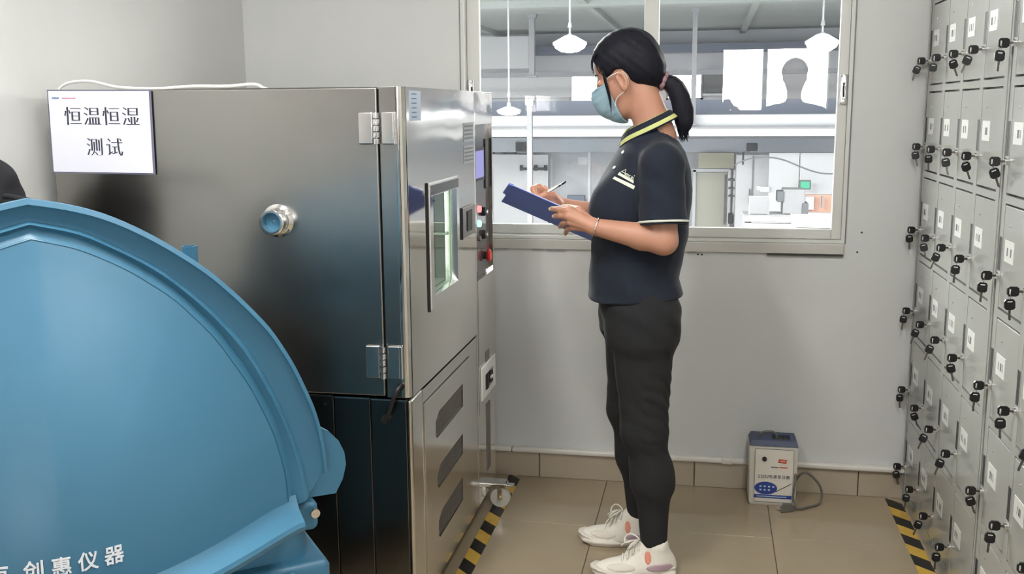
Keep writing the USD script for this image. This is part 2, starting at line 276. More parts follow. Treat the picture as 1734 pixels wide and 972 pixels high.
def glassmat(name, ior, tint=(1, 1, 1)):
    M[name] = usdkit.material(stage, '/World/Looks/' + name, {
        't': ('transparent_bsdf', {'color': tint}), 'g': ('glossy_bsdf', {'color': (1, 1, 1), 'roughness': 0.0}), 'f': ('fresnel', {'IOR': ior}),
        'ge': ('geometry', {}), 'k': ('math', {'math_type': 'subtract', 'value1': 1.0}), 'mu': ('math', {'math_type': 'multiply'}), 'm': ('mix_closure', {})},
        [('ge.backfacing', 'k.value2'), ('k.value', 'mu.value1'), ('f.fac', 'mu.value2'), ('mu.value', 'm.fac'), ('t.BSDF', 'm.closure1'), ('g.BSDF', 'm.closure2')], surface='m.closure')

mat('wall_paint', S(206, 207, 204), .65, noise=(1.7, S(199, 201, 199), .35, .7), bump=(60, .12, .001))
mat('wall_side', S(206, 206, 203), .65, noise=(1.3, S(200, 200, 197), .35, .7), bump=(60, .12, .001))
mat('ceiling_paint', S(225), .8)
mat('rear_paint', S(150, 146, 140), .7)
mat('floor_tile', S(160, 145, 121), .14, noise=(2.2, S(150, 134, 109), .35, .7), bump=(3, .05, .002))
mat('grout', S(92, 82, 68), .8)
mat('skirting', S(178, 166, 148), .2, noise=(3, S(168, 155, 136), .3, .7))
mat('conduit_white', S(214, 210, 202), .4)
mat('frame_alu', S(205, 205, 200), .35)
mat('frame_dark', S(120, 122, 122), .5)
mat('sill_stone', S(196, 194, 188), .4, noise=(6, S(184, 181, 174), .3, .7))
mat('dark_gap', S(60, 58, 55), .8)
glassmat('window_glass', 1.62, (.97, .985, .98))
glassmat('chamber_glass', 1.5, (.9, .97, .93))
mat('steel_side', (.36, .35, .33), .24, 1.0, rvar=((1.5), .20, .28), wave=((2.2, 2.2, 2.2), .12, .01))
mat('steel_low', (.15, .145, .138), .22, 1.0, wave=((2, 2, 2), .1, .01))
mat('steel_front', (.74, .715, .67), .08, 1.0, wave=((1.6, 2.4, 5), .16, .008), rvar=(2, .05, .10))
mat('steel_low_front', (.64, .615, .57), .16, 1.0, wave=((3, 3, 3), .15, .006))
mat('steel_plain', (.66, .65, .63), .22, 1.0)
mat('steel_bright', (.8, .79, .77), .14, 1.0)
mat('chrome', (.85, .85, .86), .08, 1.0)
mat('gasket', S(28, 28, 28), .7)
mat('mesh_dark', S(124, 118, 110), .55, .3, noise=(400, S(96, 90, 84), .45, .55))
mat('blue_frp', S(60, 113, 141), .42, noise=(1.8, S(54, 105, 132), .3, .7), bump=(7, .1, .004), rvar=(5, .42, .52))
mat('print_white', S(214, 218, 222), .5)
mat('paper', S(226, 227, 238), .6)
mat('paper_edge', S(110, 110, 128), .4)
mat('ink', S(62, 62, 76), .7)
mat('ink_blue', S(110, 132, 172), .7)
mat('ink_red', S(205, 130, 150), .7)
mat('locker_paint', S(162, 163, 158), .22, noise=(3, S(155, 156, 151), .3, .7), bump=(5, .1, .003), coat_weight=.3, coat_roughness=.08)
mat('locker_dark', S(40, 41, 42), .6)
mat('key_plastic', S(22, 22, 24), .35)
mat('key_mark', S(200, 200, 198), .5)
mat('key_metal', S(120, 116, 110), .35, 1.0)
mat('label_paper', S(212, 212, 208), .45, coat_weight=.4)
mat('tape_yellow', S(205, 168, 74), .45, noise=(20, S(192, 152, 62), .3, .7))
mat('tape_black', S(30, 29, 27), .45)
mat('panel_dark', S(72, 68, 70), .14, .2)
emit('screen_glow', S(168, 166, 222), 1.0)
emit('lamp_red', (1.0, .30, .30), 1.6)
emit('lamp_green', (.45, 1.0, .75), 1.6)
mat('estop_red', S(200, 48, 40), .3)
mat('white_plastic', S(222, 222, 218), .4)
mat('rubber_white', S(196, 192, 182), .55)
mat('black_plastic', S(26, 26, 28), .45)
mat('black_cloth', S(30, 31, 36), .9, bump=(90, .3, .002))
mat('grey_plastic', S(190, 188, 184), .4)
mat('adapter_shell', S(198, 194, 184), .4)
mat('adapter_top', S(62, 72, 98), .5)
mat('adapter_blue', S(44, 66, 138), .45)
mat('adapter_face', S(214, 208, 196), .4)
mat('adapter_red', S(188, 62, 44), .5)
mat('cable_grey', S(98, 94, 86), .5)
mat('label_grey', S(138, 142, 142), .5)
mat('label_blue', S(186, 200, 216), .5)
mat('skin', S(190, 140, 116), .5, noise=(14, S(182, 131, 108), .35, .7), subsurface_weight=.15, subsurface_radius=(.9, .35, .2), subsurface_scale=.006)
mat('nail', S(222, 186, 170), .3)
mat('hair', S(20, 21, 30), .6, bump=((90), .15, .001), wave=((160, 160, 22), .5, .002), specular_ior_level=.22)
mat('polo_navy', S(17, 26, 43), .88, noise=(5, S(14, 22, 36), .3, .7), bump=(260, .25, .001), sheen_weight=.06, sheen_roughness=.5)
mat('collar_yellow', S(196, 200, 128), .8)
mat('stripe_white', S(212, 214, 200), .8)
mat('button_white', S(228, 228, 232), .3)
mat('trouser_black', S(27, 27, 29), .92, bump=(60, .3, .002), wave=((7, 7, 22), .5, .006))
mat('shoe_white', S(222, 216, 204), .6, bump=(120, .15, .001))
mat('shoe_sole', S(214, 206, 194), .6)
mat('shoe_pink', S(216, 138, 116), .6)
mat('shoe_lilac', S(176, 150, 160), .6)
mat('lace', S(226, 222, 210), .7)
mat('sock_grey', S(112, 98, 100), .9)
mat('mask_blue', S(146, 174, 186), .8, bump=(180, .1, .001))
mat('mask_strap', S(224, 224, 222), .7)
mat('scrunchie', S(158, 124, 130), .8, bump=(60, .4, .004))
mat('clip_blue', S(96, 118, 200), .45, noise=(6, S(88, 108, 186), .3, .7))
mat('clip_back', S(66, 62, 66), .6)
mat('bracelet', (.85, .80, .72), .2, 1.0)
mat('pen_silver', (.8, .8, .82), .25, 1.0)
mat('hall_wall', S(226, 226, 230), .7, noise=(.35, S(216, 217, 222), .3, .7))
mat('hall_ceiling', S(176, 182, 182), .8)
mat('hall_floor', S(176, 174, 170), .35)
mat('hall_beam', S(138, 144, 160), .6)
mat('hall_white', S(232, 232, 236), .6)
mat('hall_grey', S(138, 138, 141), .6)
mat('hall_band', S(204, 208, 218), .6)
mat('hall_pale', S(186, 184, 186), .6)
mat('hall_dark', S(92, 94, 98), .6)
mat('hall_beige', S(204, 202, 190), .6)
mat('hall_beige_panel', S(214, 210, 190), .6)
mat('hall_pipe', S(158, 158, 164), .5)
mat('hall_wood', S(200, 160, 142), .6)
mat('shirt_grey', S(70, 74, 84), .9)
emit('day_pane', (1.0, .985, 1.0), 5.0)
emit('rear_pane', (1.0, .99, 1.0), 30.0)
emit('tube_glow', (1.0, .985, .96), 14.0)
emit('bay_glow', (.92, .96, 1.0), 28.0)
emit('bay_soft', (.95, .97, 1.0), 7.0)
emit('chamber_lamp', (.86, 1.0, .80), 16.0)
mat('lining', S(196, 210, 194), .3, .0)
mat('jamb', S(128, 146, 134), .18, .2)
mat('latch_grey', S(118, 114, 110), .4, .3)
mat('band_dark', S(74, 74, 76), .35, .2)
emit('lamp_soft', (.90, 1.0, .84), 5.0)
emit('exit_green', (.25, .9, .6), 1.0)
# ============================================================ ROOM
D, XL, XR, YB, ZC = 3.795, -1.779, 1.27, -3.0, 2.85
WX0, WX1, WZ0, WZ1 = -.915, .49, .905, 2.2          # window opening
back = [bx(XL - .15, WX0, D, D + .14, -.05, ZC), bx(WX1, XR + .15, D, D + .14, -.05, ZC), bx(WX0, WX1, D, D + .14, -.05, WZ0), bx(WX0, WX1, D, D + .14, WZ1, ZC)]
struct('wall_back', back, 'wall_paint', 'white painted wall below and beside the large interior window', 'wall')
struct('wall_left', bx(XL - .15, XL, YB, D, -.05, ZC), 'wall_side', 'pale grey side wall behind the steel chamber', 'wall')
struct('wall_right', bx(XR, XR + .15, YB, D, -.05, ZC), 'wall_side', 'side wall hidden behind the grey lockers', 'wall')
RW = [(.13, .52), (.56, 1.15)]; RZ0, RZ1 = 1.40, 2.0
rear = [bx(XL - .15, RW[0][0], YB - .15, YB, -.05, ZC), bx(RW[1][1], XR + .15, YB - .15, YB, -.05, ZC), bx(RW[0][0], RW[1][1], YB - .15, YB, -.05, RZ0), bx(RW[0][0], RW[1][1], YB - .15, YB, RZ1, ZC), bx(RW[0][1], RW[1][0], YB - .15, YB, RZ0, RZ1)]
struct('wall_rear', rear, 'rear_paint', 'wall behind the photographer, mirrored in the window glass', 'wall')
w = struct('window_2', [bx(a, b, YB - .13, YB - .125, RZ0, RZ1) for a, b in RW], 'rear_pane', 'bright daylight window mirrored in the right pane of the interior window', 'window')
struct('ceiling', bx(XL - .15, XR + .15, YB, D, ZC, ZC + .1), 'ceiling_paint', 'white ceiling of the test room', 'ceiling')

# floor: a bed of grout with single tiles on it
fl = struct('floor', bx(XL - .15, XR + .15, YB, D + .14, -.06, -.0035), 'grout', 'beige glossy tiled floor with dark grout lines', 'floor')
TS = .6
for i in range(-4, 3):
    for j in range(-11, 2):
        x0, x1 = .246 + i * TS + .001, .246 + (i + 1) * TS - .001; y0, y1 = 3.34 + j * TS + .001, 3.34 + (j + 1) * TS - .001
        x0, x1, y0, y1 = max(x0, XL), min(x1, XR), max(y0, YB), min(y1, D)
        if x1 - x0 > .02 and y1 - y0 > .02: obj('floor_tile', bx(x0, x1, y0, y1, -.012, 0, .0015), 'floor_tile', fl, False)
# skirting tiles and the white conduit on top of it
bb = struct('baseboard_back', bx(XL, XR, D - .006, D, 0, .098), 'grout', 'beige tile skirting along the foot of the back wall', 'skirting')
for k in range(-3, 3):
    a, b = max(XL, -.021 + k * TS + .0015), min(XR, -.021 + (k + 1) * TS - .0015)
    if b > a: obj('skirting_tile', bx(a, b, D - .014, D - .002, 0, .1, .002), 'skirting', bb, False)
t = thing('cable_conduit', 'slim white cable conduit running along the top of the skirting', 'conduit', kind='structure')
for a, b in ((XL, -.73), (-.73, .1), (.1, .93), (.93, XR)):
    obj('conduit_length', bx(a + .0004, b - .0004, D - .03, D + .001, .1005, .121, .006), 'conduit_white', t)
for x in (.1, .93): obj('joint_sleeve', bx(x - .02, x + .02, D - .032, D + .001, .0995, .1225, .004), 'conduit_white', t)

# window_1: fixed frame with two sliding sashes
wn = struct('window_1', [bx(WX0, WX0 + .012, D - .004, D + .12, .944, WZ1), bx(WX1 - .012, WX1, D - .004, D + .12, .944, WZ1), bx(WX0, WX1, D - .004, D + .12, WZ1 - .03, WZ1), bx(WX0, WX1, D + .0, D + .12, .944, .956)], 'frame_alu', 'large white framed sliding window looking into the workshop', 'window')
obj('window_sill', bx(WX0 + .001, WX1 - .001, D - .012, D + .139, WZ0 - .0, .943, .003), 'sill_stone', wn)
obj('sill_crack', bx(.22, .487, D - .0125, D - .008, .8985, .9045), 'dark_gap', wn, False)
obj('sill_stain', [bx(at(a, 420, D)[0], at(b, 420, D)[0], D - .0125, D - .009, .9035, .9065) for a, b in ((838, 862), (902, 921), (926, 958), (1165, 1180))], 'frame_dark', wn, False)
def sash(x0, x1, yy, lft, rgt, latch=None):
    z0, z1, b = .958, WZ1 - .03, .036
    fr = obj('sash_frame', [bx(x0, x0 + lft, yy, yy + .03, z0, z1, .003), bx(x1 - rgt, x1, yy, yy + .03, z0, z1, .003), bx(x0 + lft, x1 - rgt, yy + .001, yy + .029, z0, z0 + b, .003), bx(x0 + lft, x1 - rgt, yy + .001, yy + .029, z1 - b, z1, .003)], 'frame_alu', wn)
    obj('glass_pane', bx(x0 + lft - .004, x1 - rgt + .004, yy + .012, yy + .017, z0 + b - .004, z1 - b + .004), 'window_glass', wn, False)
sash(WX0 + .012, -.184, D + .045, .048, .05)
sash(-.236, WX1 - .012, D + .008, .052, .034)
obj('frame_shadow_gap', [bx(WX0 - .005, WX0 - .0002, D - .003, D + .01, .944, WZ1), bx(WX1 + .0002, WX1 + .005, D - .003, D + .01, .944, WZ1)], 'frame_dark', wn, False)
for x, yy in ((.462, D + .008), (-.886, D + .045)):
    L = obj('latch', sub(bx(x - .012, x + .012, yy - .011, yy + .002, 1.437, 1.541, .003), bx(x - .006, x + .006, yy - .02, yy - .004, 1.46, 1.515)), 'chrome', wn)
    obj('latch_tongue', [bx(x - .0015, x + .004, yy - .009, yy - .003, 1.462, 1.513, .001)], 'gasket', L)
    obj('latch_screw', [cyl((x, yy - .0135, z), (x, yy - .010, z), .004, 12) for z in (1.45, 1.528)], 'steel_plain', L)
# marks on the wall below the sill
t = thing('wall_plug_holes', 'small dark screw holes in the white wall under the window', 'holes', kind='structure')
for x, z in ((-.012, .8945), (-.026, .8955), (.548, .985), (.536, .914)):
    obj('screw_hole', cyl((x, D - .0015, z), (x, D + .001, z), .0035, 10), 'dark_gap', t, False)

# room lamps (above the frame)
for i, (x, y, kk) in enumerate(ROOM_LAMPS):
    t = thing('ceiling_light', ['twin tube ceiling light near the window wall, chamber side', 'twin tube ceiling light near the window wall, locker side', 'twin tube ceiling light at the rear, left side', 'twin tube ceiling light at the rear, locker side'][i], 'light', (x, y, ZC), 0, 'ceiling lights of the test room')
    obj('housing', bx(-.11, .11, -.61, .61, -.045, -.0005, .006), 'white_plastic', t)
    for s in (-.05, .05): obj('tube', cyl((s, -.58, -.065), (s, .58, -.065), .014, 14), 'tube_glow', t)
    obj('tube_holder', [bx(s - .016, s + .016, q - .015, q + .015, -.085, -.04, .003) for s in (-.05, .05) for q in (-.59, .59)], 'white_plastic', t)
    rect_light(f'/World/Lights_{i}', (x, y, ZC - .092), .2, 1.16, K_ROOM * kk)

# hazard tape strips on the floor
def tape(name, label, P0, P1, width, n, flip):
    P0, P1 = np.array(P0, float), np.array(P1, float); L = np.linalg.norm(P1 - P0); d = (P1 - P0) / L; s = np.array([d[1], -d[0]]) * flip
    t = thing(name, label, 'hazard tape'); st = L / n; sk = .05
    for k in range(n):
        for half, m_ in ((0, 'tape_black'), (1, 'tape_yellow')):
            a = P0 + d * (k + half * .5) * st; b = a + d * st * .5
            q = [a, b, b + s * width + d * sk, a + s * width + d * sk]
            m = extr(Polygon([tuple(v) for v in q]).buffer(0), .0012, (0, 0, .0002 if half else .0003), (1, 0, 0), (0, 1, 0))
            obj('black_stripe' if half == 0 else 'yellow_stripe', m, m_, t, False)
tape('hazard_tape', 'black and yellow hazard tape on the floor beside the steel chamber', (-.742, 3.79), (-.742, 1.30), .05, 16, -1)
tape('hazard_tape', 'black and yellow hazard tape on the floor along the foot of the lockers', (.675, 3.775), (.675, 1.50), .052, 14, -1)

# ============================================================ WORKSHOP BEHIND THE GLASS (its floor lies one storey lower)
HF, HY, HX0, HX1, HZ = -2.6, 26.0, -13.0, 9.0, 3.28
struct('floor_hall', bx(HX0, HX1, D + .14, HY, HF - .1, HF), 'hall_floor', 'workshop floor one storey below the window', 'floor')
struct('ceiling_hall', bx(HX0, HX1, D + .14, HY + .2, HZ, HZ + .1), 'hall_ceiling', 'grey workshop ceiling seen through the window', 'ceiling')
struct('wall_hall_far', bx(HX0, HX1, HY, HY + .2, HF, HZ), 'hall_wall', 'white far wall of the workshop behind the glass', 'wall')
struct('wall_hall_left', bx(HX0 - .2, HX0, D + .14, HY + .2, HF, HZ), 'hall_wall', 'left wall of the workshop', 'wall')
struct('wall_hall_right', bx(HX1, HX1 + .2, D + .14, HY + .2, HF, HZ), 'hall_wall', 'right wall of the workshop', 'wall')
def hbox(px, Y, dep, r=0, dz=(0, 0)):
    """box whose front face fills the photo rectangle px at distance Y"""
    a, b = at(px[0], (px[1] + px[3]) / 2, Y), at(px[2], (px[1] + px[3]) / 2, Y); c, d = at((px[0] + px[2]) / 2, px[1], Y), at((px[0] + px[2]) / 2, px[3], Y)
    return bx(a[0], b[0], Y, Y + dep, d[2] + dz[0], c[2] + dz[1], r)
# ceiling ribs and down-stand
for k, y in enumerate((9.0, 13.5, 18.0)):
    struct(f'trim_{k + 1}', bx(HX0, HX1, y, y + .3, HZ - .12 - .0 * k, HZ), 'hall_ceiling', 'shallow rib across the workshop ceiling', 'beam')
for k, x in enumerate((-5.2, -2.2, .7, 3.6)):
    struct(f'trim_{k + 4}', bx(x, x + .12, D + .2, HY, HZ - .09, HZ - .001), 'hall_ceiling', 'long thin runner under the workshop ceiling', 'runner')
struct('trim_8', hbox((895, 74, 1440, 88), 25.4, .5), 'hall_beam', 'grey down-stand beam under the workshop ceiling', 'beam')
# daylight windows of the far wall
def pane(n, px, label, Y=25.93):
    q = hbox(px, Y, .05); w_ = struct(f'window_{n}', q, 'day_pane', label, 'window')
    b = q.bounds; e = .05
    obj('window_frame', [bx(b[0][0] - e, b[0][0], Y - .02, Y + .06, b[0][2] - e, b[1][2] + e), bx(b[1][0], b[1][0] + e, Y - .02, Y + .06, b[0][2] - e, b[1][2] + e), bx(b[0][0] - e, b[1][0] + e, Y - .02, Y + .06, b[1][2], b[1][2] + e), bx(b[0][0] - e, b[1][0] + e, Y - .02, Y + .06, b[0][2] - e, b[0][2])], 'hall_pipe', w_, False)
pane(3, (968, 127, 1016, 177), 'white glowing window of the far workshop wall, left of the head')
pane(4, (1132, 126, 1187, 166), 'white glowing window of the far workshop wall, beside the ponytail')
pane(5, (838, 236, 853, 257), 'small bright low window at the left of the workshop')
pane(6, (856, 236, 871, 257), 'second small bright low window at the left of the workshop', 25.92)
# beams across the hall
def beam(name, px, Y, dep, m_, label, cat='beam', kind='structure'):
    p = obj(name, hbox(px, Y, dep), m_, None, False); return tag(p, label, cat, None, kind)
beam('trim_9', (700, 119, 1600, 127), 22.0, .15, 'hall_pipe', 'grey pipe rail across the workshop at head height', 'rail')
beam('trim_10', (700, 169, 1600, 194), 21.0, .35, 'hall_beam', 'blue grey crane girder spanning the workshop')
beam('trim_11', (700, 195, 1600, 213), 20.4, .3, 'hall_white', 'white runway beam under the girder')
beam('trim_12', (700, 216, 1600, 231), 20.5, .25, 'hall_white', 'lower white runway beam')
beam('trim_13', (700, 213, 1600, 216), 20.3, .12, 'hall_pipe', 'thin dark pipe under the runway beam', 'pipe')
beam('trim_14', (700, 233, 1600, 258), 25.6, .3, 'hall_band', 'pale grey band along the low partition')
beam('trim_15', (890, 232, 1600, 235), 22.4, .1, 'hall_pipe', 'thin grey pipe above the partition band', 'pipe')
beam('trim_16', (700, 130, 968, 166), 25.7, .2, 'hall_white', 'white panel strip of the far wall', 'panel')
struct('trim_17', hbox((806, 62, 895, 116), 24.5, .4), 'hall_white', 'white ceiling bulkhead at the upper left of the workshop', 'bulkhead')
# posts
def post(px, Y, r, label, m_='hall_pipe'):
    a, b = at(px[0], px[1], Y), at(px[2], px[3], Y); b[0] = a[0]; a = np.array([a[0], a[1], HZ + .001]) if px[1] < 150 else a
    t = thing('steel_post', label, 'post', (a[0], Y, b[2]))
    obj('shaft', bx(-r, r, -r, r, 0, a[2] - b[2]), m_, t, False); obj('foot_plate', bx(-r * 1.9, r * 1.9, -r * 1.9, r * 1.9, 0, .03), m_, t, False)
    obj('bracket', bx(-r * 1.6, r * 1.6, -r * 1.6, r * 1.6, a[2] - b[2] - .08, a[2] - b[2]), m_, t, False)
post((901, 88, 901, 131), 20.6, .055, 'short grey hanger post above the pipe rail at the left of the workshop')
post((1177, 52, 1177, 212), 20.2, .045, 'grey hanger post right of the ponytail behind the glass')
post((897, 170, 897, 420), 16.0, .04, 'tall slim blue grey post behind the clipboard', 'hall_grey')
# hanging lamps
def bay(px, Y, r, top, label, bulb, drop=.045):
    c = at(px[0], px[1], Y); t = thing('high_bay_lamp', label, 'lamp', c, 0, None)
    ht = .05 if drop < .05 else .09
    obj('shade', lathe([(.03, ht + .03), (.07, ht + .02), (r, .03), (r, 0), (r - .02, .01), (.06, ht), (.03, ht + .03)], 28), 'hall_pipe' if drop < .05 else 'hall_white', t)
    obj('diffuser', lathe([(.001, -drop), (r * .5, -drop * .85), (r * .85, -drop * .4), (r * .96, .012), (.001, .012)], 28), bulb, t)
    obj('neck', cyl((0, 0, ht + .02), (0, 0, .13), .03, 16), 'hall_grey', t); obj('cord_knob', cyl((0, 0, .21), (0, 0, .27), .028, 14, .02), 'hall_grey', t); obj('cord', cyl((0, 0, .125), (0, 0, HZ - c[2]), .012, 8), 'hall_pipe', t)
bay((862, 190), 14.0, .17, None, 'hanging saucer lamp on a long cord left of the clipboard', 'bay_soft')
bay((965, 76), 13.0, .215, None, 'glaring hanging lamp above and left of the head', 'bay_glow', .10)
bay((1392, 74), 13.0, .20, None, 'glaring hanging lamp at the upper right corner of the window', 'bay_glow', .10)
for (x_, y_, z_), lab in (((2.15, 14.0, 1.36), 'hanging workshop lamp mirrored in the chamber door, left one'), ((2.80, 14.6, 1.36), 'hanging workshop lamp mirrored in the chamber door, middle one'), ((3.55, 15.2, 1.37), 'hanging workshop lamp mirrored in the chamber door, right one')):
    q_ = np.array([x_, y_, z_]) - C0; bay((867 + FPX * (q_ @ cr) / (q_ @ cf), 486 - FPX * (q_ @ cu) / (q_ @ cf)), y_, .24, None, lab, 'bay_soft')
for k, (x, y, w_) in enumerate(((-8, 7, 3), (-3, 7, 3), (3.4, 7, 2), (-8, 10.6, 3), (-3, 10.6, 3), (4.0, 10.6, 2))):
    rect_light(f'/World/Hall_light_{k}', (x, y, HZ - .25), w_, 3.0, K_HALL)
# things on and before the far partition
struct('door_1', hbox((836, 262, 928, 430), 25.5, .08), 'hall_white', 'white workshop door with a push bar at the left', 'door')
obj('push_bar', [hbox((880, 284, 926, 288), 25.38, .06), hbox((880, 280, 884, 289), 25.4, .1), hbox((904, 280, 909, 289), 25.4, .1), hbox((921, 280, 926, 289), 25.4, .1)], 'hall_dark', '/World/door_1', False)
struct('door_2', hbox((1178, 292, 1230, 430), 25.4, .08), 'hall_beige', 'beige workshop door right of the polo shirt', 'door')
obj('door_frame', [hbox((1172, 288, 1177, 430), 25.3, .15), hbox((1231, 288, 1236, 430), 25.3, .15), hbox((1172, 286, 1236, 291), 25.3, .15)], 'hall_white', '/World/door_2', False)
obj('door_edge', hbox((1226, 296, 1229, 380), 25.36, .03), 'hall_grey', '/World/door_2', False)
p = obj('transom_panel', hbox((1183, 259, 1243, 285), 25.35, .1), 'hall_beige_panel'); tag(p, 'beige panel above the workshop door', 'panel')
def hthing(name, label, cat, parts):
    t = thing(name, label, cat)
    for n_, m_, px, Y, dep in parts: obj(n_, hbox(px, Y, dep, .01 if dep > .1 else 0), m_, t, False)
    return t
hthing('wall_sign', 'grey square notice on the low partition at the left of the workshop', 'sign', [('board', 'hall_dark', (873, 241, 891, 257), 25.5, .05), ('border', 'hall_white', (872, 240, 892, 258), 25.54, .03)])
hthing('storage_cabinet', 'tall pale cabinet beside the beige workshop door', 'cabinet', [('body', 'hall_white', (1245, 262, 1306, 430), 23.5, .6), ('door_gap', 'hall_pipe', (1272, 264, 1274, 430), 23.46, .03), ('handle', 'hall_grey', (1268, 320, 1270, 345), 23.42, .05)])
hthing('shelf_rack', 'slim rack of white boxes beside the beige workshop door', 'rack', [('upright', 'hall_white', (1232, 288, 1235, 380), 24.6, .05), ('upright', 'hall_white', (1241, 288, 1244, 380), 24.6, .05), ('shelf', 'hall_grey', (1233, 303, 1244, 306), 24.5, .3), ('shelf', 'hall_grey', (1233, 318, 1244, 320), 24.5, .3), ('shelf', 'hall_grey', (1233, 331, 1244, 333), 24.5, .3), ('dark_box', 'hall_dark', (1233, 362, 1241, 379), 24.45, .3)])
hthing('wall_camera', 'grey box camera on a bracket high on the workshop partition', 'camera', [('housing', 'hall_dark', (1265, 243, 1283, 256), 22.6, .3), ('bracket', 'hall_dark', (1257, 256, 1260, 279), 22.8, .06), ('arm', 'hall_grey', (1257, 255, 1270, 258), 22.7, .06)])
hthing('exit_sign', 'small green emergency exit sign on the workshop wall', 'sign', [('panel', 'exit_green', (1356, 308, 1371, 319), 21.9, .05), ('housing', 'hall_grey', (1354, 305, 1373, 321), 21.96, .06)])
hthing('partition', 'white partition wall at the right of the workshop', 'partition', [('panel', 'hall_white', (1300, 259, 1352, 430), 22.4, .1), ('panel', 'hall_white', (1353, 259, 1420, 332), 22.4, .1)])
t = thing('hanging_cable', 'thin grey cable sagging across the workshop partition', 'cable')
obj('cable', tube([at(x, y, 22.39) for x, y in ((1244, 280), (1262, 271), (1285, 267), (1315, 268), (1345, 278), (1370, 288), (1412, 294))], .016, 6, 40), 'hall_pipe', t)
hthing('work_counter', 'white topped work counter in the workshop', 'counter', [('top', 'hall_pale', (1259, 368, 1344, 376), 15.0, .9), ('shadow_gap', 'hall_grey', (1272, 376, 1344, 378), 14.98, .9), ('front', 'hall_pale', (1259, 378, 1346, 430), 15.0, .85)])
hthing('work_counter', 'lower white counter at the right edge of the workshop view', 'counter', [('top', 'hall_pale', (1347, 374, 1425, 386), 13.6, .9), ('front', 'hall_pale', (1347, 387, 1425, 430), 13.65, .8)])
hthing('display_screen', 'grey flat screen standing on the workshop counter', 'screen', [('panel', 'hall_grey', (1270, 334, 1301, 362), 15.3, .03), ('bezel', 'hall_pale', (1268, 332, 1303, 363.5), 15.331, .05)])
hthing('machine_head', 'grey boxy machine standing on the workshop counter', 'machine', [('body', 'hall_grey', (1326, 321, 1363, 362.5), 15.4, .45), ('motor', 'hall_dark', (1316, 324, 1328, 342), 15.38, .3), ('foot', 'hall_dark', (1358, 344, 1369, 362.5), 15.38, .3)])
hthing('paper_bundle', 'bright white paper bundle fixed to the tall cabinet', 'paper', [('sheet', 'hall_white', (1287, 316, 1303, 325), 22.3, .04), ('roll', 'hall_white', (1281, 315, 1287, 322), 22.3, .05)])
hthing('wooden_shelf', 'pinkish wooden shelving behind the counter at the right', 'shelf', [('back', 'hall_wood', (1364, 330, 1425, 364), 18.6, .1), ('board', 'hall_white', (1364, 333, 1378, 355), 18.5, .1), ('board', 'hall_white', (1364, 361, 1425, 364), 18.4, .2), ('upright', 'hall_beam', (1391, 333, 1393, 352), 18.4, .1)])
hthing('notice_board', 'white notice sheet and panel left of the polo shirt in the workshop', 'board', [('sheet', 'hall_white', (979, 266, 996, 279), 25.3, .05), ('panel', 'hall_beam', (960, 331, 990, 420), 25.2, .15), ('upright', 'hall_white', (995, 258, 1000, 420), 25.1, .15)])
hthing('duct_unit', 'dark grey duct unit beside the far window right of the ponytail', 'duct', [('body', 'hall_grey', (1193, 124, 1228, 158), 25.4, .601), ('tray', 'hall_white', (1190, 158, 1240, 162), 25.3, .70)])
# ============================================================ TEST CHAMBER
XF, XB, CY0, CYD, CY1, CZT, CZS, CZ0 = -.742, -1.722, 2.467, 3.237, 3.525, 1.487, .687, .08
ch = thing('climate_chamber', 'large stainless steel climate test chamber with a lit door window', 'test chamber')
def P(m): return m
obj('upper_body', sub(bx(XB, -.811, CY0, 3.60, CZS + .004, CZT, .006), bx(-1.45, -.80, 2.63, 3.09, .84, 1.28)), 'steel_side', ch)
obj('inner_lining', sub(bx(-1.449, -.815, 2.631, 3.089, .841, 1.279), bx(-1.44, -.80, 2.64, 3.08, .85, 1.27)), 'lining', ch)
obj('chamber_lamp', bx(-1.0, -.86, 2.75, 2.93, 1.255, 1.268, .004), 'chamber_lamp', ch)
obj('inner_shelf', [cyl((-1.43, y, .93), (-.84, y, .93), .003, 6) for y in np.linspace(2.65, 3.07, 12)] + [cyl((x, 2.64, .93), (x, 3.08, .93), .004, 6) for x in (-1.4, -1.12, -.85)], 'steel_bright', ch)
t = thing('test_sample', 'grey test sample with dangling leads seen through the chamber window', 'sample')
obj('case', bx(-1.14, -.98, 2.80, 2.98, .934, 1.10, .01), 'hall_dark', t); obj('front_plate', bx(-.982, -.976, 2.82, 2.96, .96, 1.08, .002), 'steel_plain', t)
for k, (y, z) in enumerate(((2.84, 1.12), (2.92, 1.06), (2.88, 1.16))):
    obj('lead', tube([(-.99, y, z - .05), (-.93, y - .02, z + .02), (-.90, y + .02, z - .06), (-.90, y, .94)], .004, 6, 24), 'white_plastic', t)
# door: thick slab with a rounded near edge and a hole for the window
dq = Polygon([(-.807, CY0 + .0102), (-.764, CY0 + .0102), (-.764, CY0)] + [(XF - .022 + .022 * math.sin(a), CY0 + .022 - .022 * math.cos(a)) for a in np.linspace(0, PI / 2, 9)] + [(XF, CYD), (-.807, CYD)])
dr = to_man(extr(dq, CZT - CZS - .003, (0, 0, CZS + .003), (1, 0, 0), (0, 1, 0))) - to_man(bx(-.85, -.70, 2.70, 2.975, .918, 1.198))
dr = to_tri(dr)
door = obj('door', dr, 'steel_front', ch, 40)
obj('door_edge', bx(-.807, -.7645, CY0, CY0 + .010, CZS + .003, CZT, .001), 'steel_side', door, False)
obj('door_gasket', bx(-.8105, -.8065, CY0 + .012, CYD - .01, CZS + .012, CZT - .008), 'gasket', ch, False)
